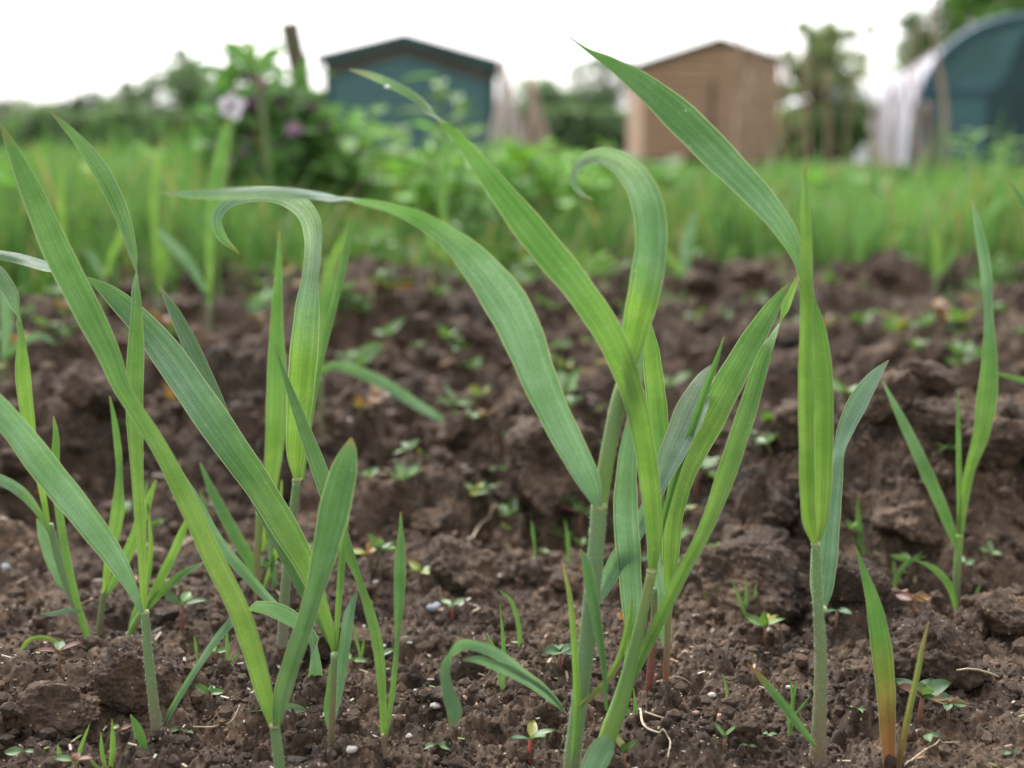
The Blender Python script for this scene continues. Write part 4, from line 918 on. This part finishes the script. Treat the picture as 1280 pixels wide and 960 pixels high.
# green shed
Yg_ = 20.0; x0, x1, xa = wx(407, Yg_), wx(618, Yg_), wx(508, Yg_); zl, zr, za = wz(73, Yg_), wz(80, Yg_), wz(50, Yg_)
t = thing('shed', 'dark teal wooden shed with a shallow gable roof on the left', 'shed', ((x0+x1)/2, Yg_, 0))
flatmesh('wall', jm([clad(x0, x1, 0, zl, xa, za, zr, Yg_), prism([(x0+.01, 0), (x1-.01, 0), (x1-.01, zr-.01), (xa, za-.02), (x0+.01, zl-.01)], Yg_+.03, Yg_+3.2)]), M_green_board, t)
ov = .12
rf = [(x0-ov, zl-.05), (xa, za+.0), (x1+ov, zr-.05), (x1+ov, zr+.05), (xa, za+.10), (x0-ov, zl+.05)]
flatmesh('roof', prism(rf, Yg_-.12, Yg_+3.4), M_felt, t)
flatmesh('bargeboard', prism([(x0-ov+.01, zl-.12), (xa, za-.07), (x1+ov-.01, zr-.12), (x1+ov-.01, zr+.03), (xa, za+.08), (x0-ov+.01, zl+.03)], Yg_-.15, Yg_-.122), M_dark_trim, t)
for xx_ in (x0+.045, x1-.045): flatmesh('corner_trim', box(xx_-.05, xx_+.05, Yg_-.06, Yg_-.037, 0, zl-.1), M_dark_trim, t)
flatmesh('eaves_strip', prism([(x0+.1, zl-.26), (xa, za-.20), (x1-.1, zr-.26), (x1-.1, zr-.13), (xa, za-.08), (x0+.1, zl-.13)], Yg_-.075, Yg_-.062), M_brown_dark, t)
# brown shed
Yb = 17.5; x0, x1, xa = wx(803, Yb), wx(972, Yb), wx(896, Yb); zl, zr, za = wz(82, Yb), wz(76, Yb), wz(53, Yb); zb = .12
t = thing('shed', 'light brown boarded shed with a low gable behind tall canes', 'shed', ((x0+x1)/2, Yb, 0))
flatmesh('wall', jm([clad(x0, x1, zb, zl, xa, za, zr, Yb, .11), prism([(x0+.01, zb), (x1-.01, zb), (x1-.01, zr-.01), (xa, za-.02), (x0+.01, zl-.01)], Yb+.03, Yb+2.4)]), M_brown_board, t)
flatmesh('roof', prism([(x0-.08, zl-.03), (xa, za+.01), (x1+.08, zr-.03), (x1+.08, zr+.025), (xa, za+.065), (x0-.08, zl+.025)], Yb-.1, Yb+2.6), M_felt, t)
flatmesh('door_gap', box(wx(888, Yb), wx(892, Yb), Yb-.055, Yb-.038, zb+.05, wz(100, Yb)), M_brown_dark, t)
for xx_ in (x0+.05, x1-.05, (x0+x1)/2): flatmesh('skid', box(xx_-.05, xx_+.05, Yb, Yb+2.3, -.05, zb-.002), M_brown_dark, t)
t2 = thing('paving_slab', 'pale slab propped at the left foot of the brown shed', 'slab', (wx(786, 17), 17, 0)); flatmesh('slab', prism([(wx(773,17), -.02), (wx(799,17), -.02), (wx(798,17), wz(194,17)), (wx(775,17), wz(193,17))], 17, 17.06), M_white, t2)

# canes
def cane(x0, y0, x1, y1, Y, dY, wd, m, label, grp, by_order=True):
    p = at(x0, y0, Y); q = at(x1, y1, Y+dY); p.z = 0 if p.z > -.3 else p.z
    n = 12; cen = [p.lerp(q, i/(n-1))+Vector((.015*math.sin(i*.7+x0), 0, 0)) for i in range(n)]
    cen[0].z -= .1
    rad = [wd*(1-.3*i/(n-1))*(1.12 if i % 3 == 0 else 1) for i in range(n)]
    V, Fc, K, U = tube_geo(cen, rad, [(1, 1, 1)], 8); o = tag(link('cane', mesh('cane', V, Fc), m), label, 'cane', grp)
    if grp: k, wh = label.split(' | '); reg(o, k, x0, 0, wh)
for x0, x1, y1 in [(612,628,78),(624,631,74),(640,629,80),(652,632,86),(634,626,92),(662,636,100)]:
    cane(x0, 205, x1, y1, 11, .5, .020, M_palecane, 'pale pole | in the wigwam by the green shed', 'wigwam poles by the green shed')
for x0, x1 in [(656,664),(664,666),(674,665),(682,667),(690,668)]:
    cane(x0, 210, x1, 100+random.randint(-4, 6), 10, .5, .017, M_cane, 'brown pole | in the small brown wigwam', 'poles of the small wigwam')
for x0, x1, y1 in [(905,912,60),(918,926,52),(930,922,48),(938,948,64),(950,940,58),(957,968,60),(968,958,66),(976,984,56),(988,975,70),(925,945,75),(945,925,80),(912,935,90)]:
    cane(x0, 212, x1, y1, 11.5+random.uniform(-.6, .6), random.uniform(-.5, .6), .015, M_cane, 'tall thin cane | before the brown shed', 'canes before the brown shed')
for x0, x1, y1 in [(1000,1008,70),(1015,1006,66),(1030,1035,90),(1042,1030,84),(1058,1062,96)]:
    cane(x0, 212, x1, y1, 12, random.uniform(-.4, .4), .014, M_cane, 'thin cane | before the sparse tree', 'canes before the sparse tree')
for x0, x1, y1 in [(1096,1086,90),(1122,1108,60),(1150,1130,40),(1142,1150,30)]:
    cane(x0, 215, x1, y1, 10.5, .3, .013, M_cane, 'leaning cane | before the striped tunnel side', 'canes before the tunnel side')
cane(1186, 228, 1166, 0, 8.5, .2, .018, M_cane, 'tall brown stake crossing the dark end of the tunnel', None)
cane(1160, 222, 1163, 130, 9, .2, .05, M_brown_dark, 'short dark post at the corner of the tunnel', None)

# leaning post
p = at(412, 215, 4.2); q = at(361, 28, 4.05); p.z = -.05
V, Fc, K, U = tube_geo([p.lerp(q, i/7) for i in range(8)], [.033]*8, [(1, 1, 1)], 6)
tag(link('post', mesh('post', V, Fc, smooth=False), M_post), 'weathered wooden post leaning above the flowering weeds', 'post')

# ------------------------------------------------------------------ tunnel
def T(a, b, s): return a+(b-a)*s
nx, ny, fx, fy = wx(1142, 14.5), 14.5, wx(1072, 25), 25.0; wid = 2.7; hh = 1.62
axis = Vector((fx-nx, fy-ny, 0)); L = axis.length; ad = axis.normalized(); sdv = Vector((ad.y, -ad.x, 0))
def hoop(s, ang, r=1.0):      # ang 0 = left foot, pi = right foot
    c = Vector((nx, ny, 0))+ad*(L*s)+sdv*(wid/2)
    return c-sdv*(wid/2*r*math.copysign(abs(math.cos(ang))**.75, math.cos(ang)))+Vector((0, 0, hh*r*max(0, math.sin(ang))**.7))
t = thing('tunnel', 'arched garden tunnel with pale sheeted side and dark teal end', 'tunnel', (nx+wid/2, ny, 0))
ns_, na = 200, 24; V = []
for i in range(ns_+1):
    s = i/ns_; r = 1+.008*math.sin(s*60)+.005*math.sin(s*143+1)
    for j in range(na+1): V.append(hoop(s, math.pi*j/na, r))
Fc = [(i*(na+1)+j, i*(na+1)+j+1, (i+1)*(na+1)+j+1, (i+1)*(na+1)+j) for i in range(ns_) for j in range(na)]
link('cover', mesh('cover', V, Fc), M_net, t)
for s in (.06, .16, .30, .36, .5, .62, .75, .88, 1.0):
    V = []; wv = .30 if s in (.16, .36) else .2
    for j in range(na+1):
        for k2 in (0, 1): V.append(hoop(s+k2*wv/L, math.pi*j/na, 1.045))
    Fc = [(2*j, 2*j+1, 2*j+3, 2*j+2) for j in range(na)]
    link('hoop_strip', mesh('hoop_strip', V, Fc), M_netdark, t)
V = [hoop(-.004, math.pi*j/na, .97) for j in range(na+1)]; c = len(V); V.append(hoop(-.004, 0, 0)); 
link('end_panel', mesh('end_panel', V, [(j, j+1, c) for j in range(na)], smooth=False), M_teal, t)
V, Fc, K, U = tube_geo([hoop(-.006, math.pi*j/na, 1.0) for j in range(na+1)], [.05]*(na+1), [(1, 1, 1)], 8); link('end_hoop', mesh('end_hoop', V, Fc), M_tube, t)
def endpt(u, z): return Vector((nx, ny, 0))+sdv*u-ad*.06+Vector((0, 0, z))
def panel(name, pl, m, th=.02):
    n = len(pl); V = [endpt(u, z) for u, z in pl]+[endpt(u, z)-ad*th for u, z in pl]
    flatmesh(name, (V, [tuple(range(n))[::-1], tuple(range(n, 2*n))]+[(i, (i+1) % n, (i+1) % n+n, i+n) for i in range(n)]), m, t)
panel('door', [(.78, 0), (1.75, 0), (1.75, 1.45), (1.1, 1.45), (.95, 1.0), (.78, .8)], M_tealdark)
panel('rail', [(.12, .82), (.77, .82), (.77, .87), (.12, .87)], M_tube, .03)

# white roofed thing and a grey hut far off
t = thing('greenhouse', 'low white greenhouse seen far behind the sparse tree', 'greenhouse', (wx(1040, 34), 34, 0))
x0, x1 = wx(1008, 34), wx(1086, 34); flatmesh('roof', prism([(x0-.1, wz(128,34)), (x1+.1, wz(128,34)), (x1-.4, wz(104,34)), (x0+.4, wz(104,34))], 33.8, 36), M_white, t); flatmesh('wall', box(x0, x1, 34, 36, 0, wz(129,34)), M_grey, t)
t = thing('hut', 'small grey hut far off at the left edge', 'hut', (wx(30, 45), 45, 0))
x0, x1 = wx(22, 45), wx(42, 45); flatmesh('wall', box(x0, x1, 45, 47, 0, wz(150,45)), M_grey, t); flatmesh('roof', prism([(x0-.1, wz(150,45)), (x1+.1, wz(150,45)), ((x0+x1)/2, wz(132,45))], 44.8, 47.2), M_grey, t)

# ------------------------------------------------------------------ trees
def tree(px0, px1, top, Y, label, n=5000, c=(.055, .10, .035), trunk=.3, sparse=0., group='trees behind the allotments', base=.0, lf=None, name='tree', cat='tree'):
    xa, xb = wx(px0, Y), wx(px1, Y); hz = wz(top, Y); xc = (xa+xb)/2; rx = (xb-xa)/2*1.18
    r = np.random.default_rng(int(px0*7+Y*13)+9000); t = thing(name, label, cat, (xc, Y, 0), group)
    z0 = max(base, hz*.12)
    # clumps
    K = 80 if sparse else 46; cc = []
    while len(cc) < K:
        u, v, q = r.uniform(-1, 1, 3)
        if (sparse and abs(u) < 1) or u*u+v*v+q*q < 1 and (sparse or not (q > .3 and abs(u) > .75)): cc.append((xc+u*rx*.85, Y+v*rx*.7, z0+(hz-z0)*(.5+.44*q), rx*(r.uniform(.10, .24) if sparse else r.uniform(.2, .42))))
    cc[0] = (xc+r.uniform(-.2, .2)*rx, Y, hz-rx*.16, rx*.2)
    lf = lf or max(.05, rx*.06); V = []; cols = []
    idx = r.integers(0, K, n); ctr = np.array(cc)[idx]
    d = r.normal(size=(n, 3)); d /= np.linalg.norm(d, axis=1)[:, None]; rad = ctr[:, 3]*r.random(n)**.45*(1+.25*r.random(n))
    P = ctr[:, :3]+d*rad[:, None]*np.array([1, 1, .8])
    P[:, 2] = np.clip(P[:, 2], .05, hz)
    a = r.normal(size=(n, 3)); a /= np.linalg.norm(a, axis=1)[:, None]; b = np.cross(a, r.normal(size=(n, 3))); b /= np.linalg.norm(b, axis=1)[:, None]
    s = lf*(.5+r.random(n))[:, None]
    V = np.stack([P-a*s, P-b*s*.5, P+a*s, P+b*s*.5], 1).reshape(-1, 3); Q = np.arange(4*n).reshape(-1, 4)
    ck = r.uniform(.7, 1.35, K)[idx]; col = np.array(c)[None]*(ck*r.uniform(.75, 1.25, n))[:, None]
    link('crown', bigmesh('crown', V, Q, np.repeat(col, 4, 0), smooth=False), M_far, t)
    parts = []; tr = rx*.055+.02
    top_ = Vector((xc, Y, hz*.8)); b0 = Vector((xc, Y, -.1))
    parts.append(tube_geo([b0, b0.lerp(top_, .4), top_], [tr, tr*.8, tr*.3], [(1, 1, 1)], 7)[:2])
    for k in range(0, K, 2 if sparse == 0 else 1):
        q = Vector(cc[k][:3]); s0 = b0.lerp(top_, min(.85, max(.2, q.z/hz*.7))); parts.append(tube_geo([s0, s0.lerp(q, .5)+Vector((0, 0, .05*rx)), q], [tr*.4, tr*.28, tr*.1], [(1, 1, 1)], 5)[:2])
    link('trunk', mesh('trunk', *jm(parts)), M_bark, t)
    return t
G1 = (.15, .22, .125); G2 = (.18, .25, .14); G3 = (.19, .235, .17)  # distance haze painted in as paler crown colours
tree(180, 276, 58, 32, 'tallest tree of the far row at left, its rounded top against the sky', 6000, G1)
tree(125, 200, 100, 34, 'low rounded tree left of the tallest one at left', 5000, G1)
tree(78, 150, 112, 36, 'dark low tree in the far row left of the rounded one', 5000, (.05,.10,.045))
tree(30, 108, 128, 38, 'hazy low tree in the far row next to the grey hut', 4500, G3)
tree(-45, 45, 122, 40, 'hazy low tree behind the grey hut at the left edge', 4500, G3)
tree(-120, -30, 110, 38, 'tree of the far row just outside the left edge', 3000, G3)
tree(248, 328, 98, 33, 'tree in the far row right of the tallest one, behind the white flower', 5000, G2)
tree(305, 415, 108, 34, 'tree of the far row behind the leaning post', 4500, G1)
tree(632, 722, 98, 30, 'dark bushy tree right of the green shed behind the wigwams', 5000, G1)
tree(692, 768, 108, 32, 'low dark tree between the sheds', 5000, (.055,.12,.045))
tree(715, 795, 70, 40, 'thin pale tree standing between the two sheds', 2200, (.12,.17,.09), sparse=1)
tree(760, 830, 140, 34, 'dark bush behind the left wall of the brown shed', 4500, G1)
tree(968, 1078, 26, 21, 'sparse tree with bare twigs between the brown shed and the tunnel', 9500, (.27,.33,.16), sparse=1, lf=.045)
tree(1000, 1080, 140, 20.5, 'dense low green bush under the sparse tree', 3500, (.10,.19,.06), name='bush', cat='bush')
tree(965, 1030, 135, 22, 'low green bush right of the brown shed', 3500, (.11,.17,.07), name='bush', cat='bush')
tree(1120, 1240, -60, 34, 'big green tree rising behind the tunnel', 6000, (.07,.13,.035))
tree(1190, 1360, -80, 30, 'broad bright green tree at the upper right corner', 8000, (.07,.15,.025))
# far hedge closing the view under the trees
def hedge(px0, px1, top, Y, label):
    xa, xb = wx(px0, Y), wx(px1, Y); hz = wz(top, Y); r = np.random.default_rng(905+int(px0)); n = int(900*(xb-xa)/2)+3000
    x = r.uniform(xa, xb, n); y = Y+r.uniform(-.8, .8, n); z = r.random(n)**.8*hz*(.8+.25*vn(x*1.1, x*0, 9))
    P = np.stack([x, y, z], 1); a = r.normal(size=(n, 3)); a /= np.linalg.norm(a, axis=1)[:, None]; b = np.cross(a, r.normal(size=(n, 3))); b /= np.linalg.norm(b, axis=1)[:, None]
    s = .11*(.5+r.random(n))[:, None]; V = np.stack([P-a*s, P-b*s*.6, P+a*s, P+b*s*.6], 1).reshape(-1, 3)
    col = np.array((.13, .20, .105))[None]*r.uniform(.6, 1.5, n)[:, None]
    tag(link('hedge', bigmesh('hedge', V, np.arange(4*n).reshape(-1, 4), np.repeat(col, 4, 0), smooth=False), M_far), label, 'hedge')
hedge(-200, 420, 134, 31, 'long dark hedge under the far trees at left')
hedge(620, 830, 122, 29, 'dark hedge between the two sheds')
hedge(950, 1500, 165, 28, 'dark hedge behind the tunnel and the sparse tree')

# drop of froth on the long leaf
p = at(484, 109, flatY(955)-.028); b = bmesh.new(); bmesh.ops.create_icosphere(b, subdivisions=3, radius=.0006)
for v in b.verts: v.co.x *= 1.3; v.co += v.co*.2*math.sin(v.co.x*4000)
me = bpy.data.meshes.new('white_speck'); b.to_mesh(me); b.free(); o = link('white_speck', me, M_white); o.location = p; tag(o, 'tiny white speck stuck under the tip of the long leaf', 'speck')

label_all()
